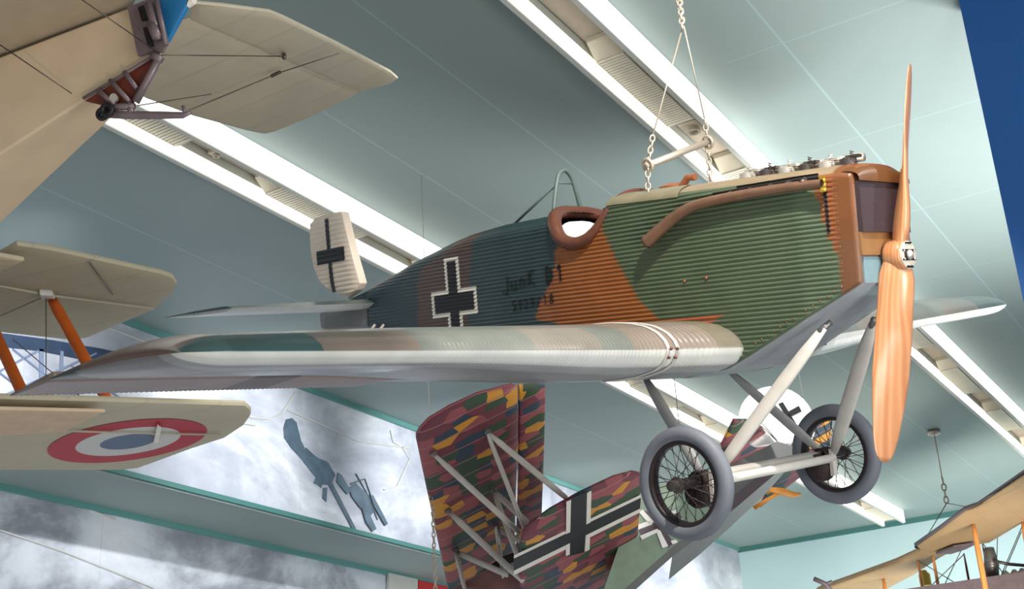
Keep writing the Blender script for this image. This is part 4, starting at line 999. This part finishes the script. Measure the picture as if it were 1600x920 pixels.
# ================================================================== loose wires and the sign on the wall
pt = fup([(669, 657)], -.02)[0]; b = MB(); tp = np.array([pt[0], pt[1], CEIL - .01])
b = MB(); p0 = at(676, 790, 13.6); b.tube([np.array([p0[0], p0[1], CEIL - .01]), p0], .003, 6); c2 = chain([p0, p0 - np.array([0, 0, .9])], pitch=.05, r=.007, lw=.016)
o = len(b.v); b.v += c2.v; b.f += [tuple(i + o for i in f) for f in c2.f]; b.c += c2.c; b.mi += c2.mi
tag(b.build('hanging_chain', M['chain'], None, True), 'chain and wire hanging beside the lozenge upper wing, over the sign', 'chain')
b = MB(); p0 = at(1254, 622, 15.0); b.tube([np.array([p0[0], p0[1], CEIL - .01]), p0], .004, 6)
tag(b.build('suspension_cable', M['steel'], None, True), 'thin cable from the ceiling to the white round rudder', 'cable')
b = MB(); p0 = at(1064, 690, 14.6); p1 = np.array([p0[0], p0[1], CEIL - .01]); b.tube([p1, p0], .004, 6)
tag(b.build('suspension_cable', M['engine'], None, True), 'thin dark cable hanging between the wing and the near wheel', 'cable')
b = MB(); b.slab([on_y(x, y, YW2 - .05) for x, y in ((652, 906), (700, 917), (700, 960), (652, 950))], (0, 1, 0), .05, lens=False); sg_ = b.build('sign_panel', M['signred'], None, False)
tag(sg_, 'red and white sign panel on the wall beside the lozenge upper wing', 'sign')
b = MB(); b.slab([on_y(x, y, YW2 - .05) for x, y in ((606, 895), (651, 905), (651, 950), (606, 940))], (0, 1, 0), .05, lens=False); w_ = b.build('white_field', M['rwhite'], sg_, False)

# ================================================================== light
def area(name, loc, target, size, power, col=(1, 1, 1), size_y=None, spread=PI):
    L = bpy.data.lights.new(name, 'AREA'); L.energy = power; L.color = col; L.size = size; L.spread = spread
    if size_y: L.shape = 'RECTANGLE'; L.size_y = size_y
    o = bpy.data.objects.new(name, L); C.objects.link(o); o.location = loc
    o.rotation_euler = (Vector(target) - Vector(loc)).to_track_quat('-Z', 'Y').to_euler(); return o
def spot(name, loc, target, power, deg, col=(1, 1, 1), r=.1, blend=.3):
    L = bpy.data.lights.new(name, 'SPOT'); L.energy = power; L.color = col; L.spot_size = math.radians(deg); L.spot_blend = blend; L.shadow_soft_size = r
    o = bpy.data.objects.new(name, L); C.objects.link(o); o.location = loc
    o.rotation_euler = (Vector(target) - Vector(loc)).to_track_quat('-Z', 'Y').to_euler(); return o
PC = pw(0, 0, 1.5)
area('added_side_light', (4, -11, 6.5), PC, 4, 900, (1, .97, .93))  # added light from the open side, in place of unseen windows
spot('ceiling_or_fill_spot', (4.5, .6, 8.4), pw(-.3, -.4, 1.5), 2200, 60, (1, .94, .86), .10)
spot('ceiling_or_fill_spot', (10.5, 6.0, 8.3), at(1215, 650, 15.2), 1500, 24, (1, .98, .95), .10, .5)  # unseen spot added to brighten the white round rudder
spot('floor_spot', (2.5, 1.0, .3), at(90, 130, 7.0), 210, 23, (1, .72, .48), .08, .25)
for x in (9, 13.5, 18, 23, 28): spot('mural_fill_spot', (x, 9.6, 8.0), (x + .6, YW, 7.0), 800, 72, (.97, .98, 1), .08, .9)  # unseen spots added to brighten the upper mural
for x in (8, 13, 18): spot('lower_mural_fill_spot', (x, 10.2, 2.4), (x + 1, YW2, 4.2), 300, 74, (.97, .98, 1), .08, .9)  # unseen spots added to brighten the mural below the soffit
area('ceiling_fill', (4.2, -2.6, 1.7), (10.5, 1.4, 8.6), 2.5, 170, (1, .99, .96), spread=2.2)  # unseen fill light added to lift the ceiling near the blue wall
area('far_ceiling_fill', (16.5, -.4, 1.6), (14.2, 1.8, 8.6), 3, 420, (1, .99, .97), spread=1.5)  # unseen fill added behind the blue wall for the ceiling beyond it
spot('ceiling_or_fill_spot', (9.8, -1.6, 8.35), pw(1.2, .1, 2.4), 470, 30, (1, .96, .90), .10, .5)  # unseen spot added to brighten the propeller
area('end_wall_fill', (27.5, 6, 2.2), (33, 6, 5.4), 5, 620, (1, .98, .95))  # unseen fill light added to brighten the pale end wall
area('linen_biplane_fill', (20, 3, 1.5), (26, 8, 6.4), 3, 300, (1, .93, .84), spread=1.6)  # unseen fill light added for the brown linen biplane
W = bpy.data.worlds.new('hall_air'); bpy.context.scene.world = W; W.use_nodes = True
W.node_tree.nodes['Background'].inputs[0].default_value = (.93, .97, 1, 1); W.node_tree.nodes['Background'].inputs[1].default_value = .46

# ================================================================== camera
cd = bpy.data.cameras.new('camera'); cd.sensor_width = 36; cd.lens = F / 1600 * 36; cd.clip_end = 200
cam = bpy.data.objects.new('camera', cd); C.objects.link(cam)
cam.matrix_world = frame(EYE, wd((1, 0, 0)), wd((0, -1, 0)), wd((0, 0, -1)))
sc = bpy.context.scene; sc.camera = cam
sc.view_settings.view_transform = 'Standard'; sc.view_settings.look = 'None'; sc.view_settings.gamma = 1; sc.view_settings.use_curve_mapping = False
sc.view_settings.exposure = 0.0
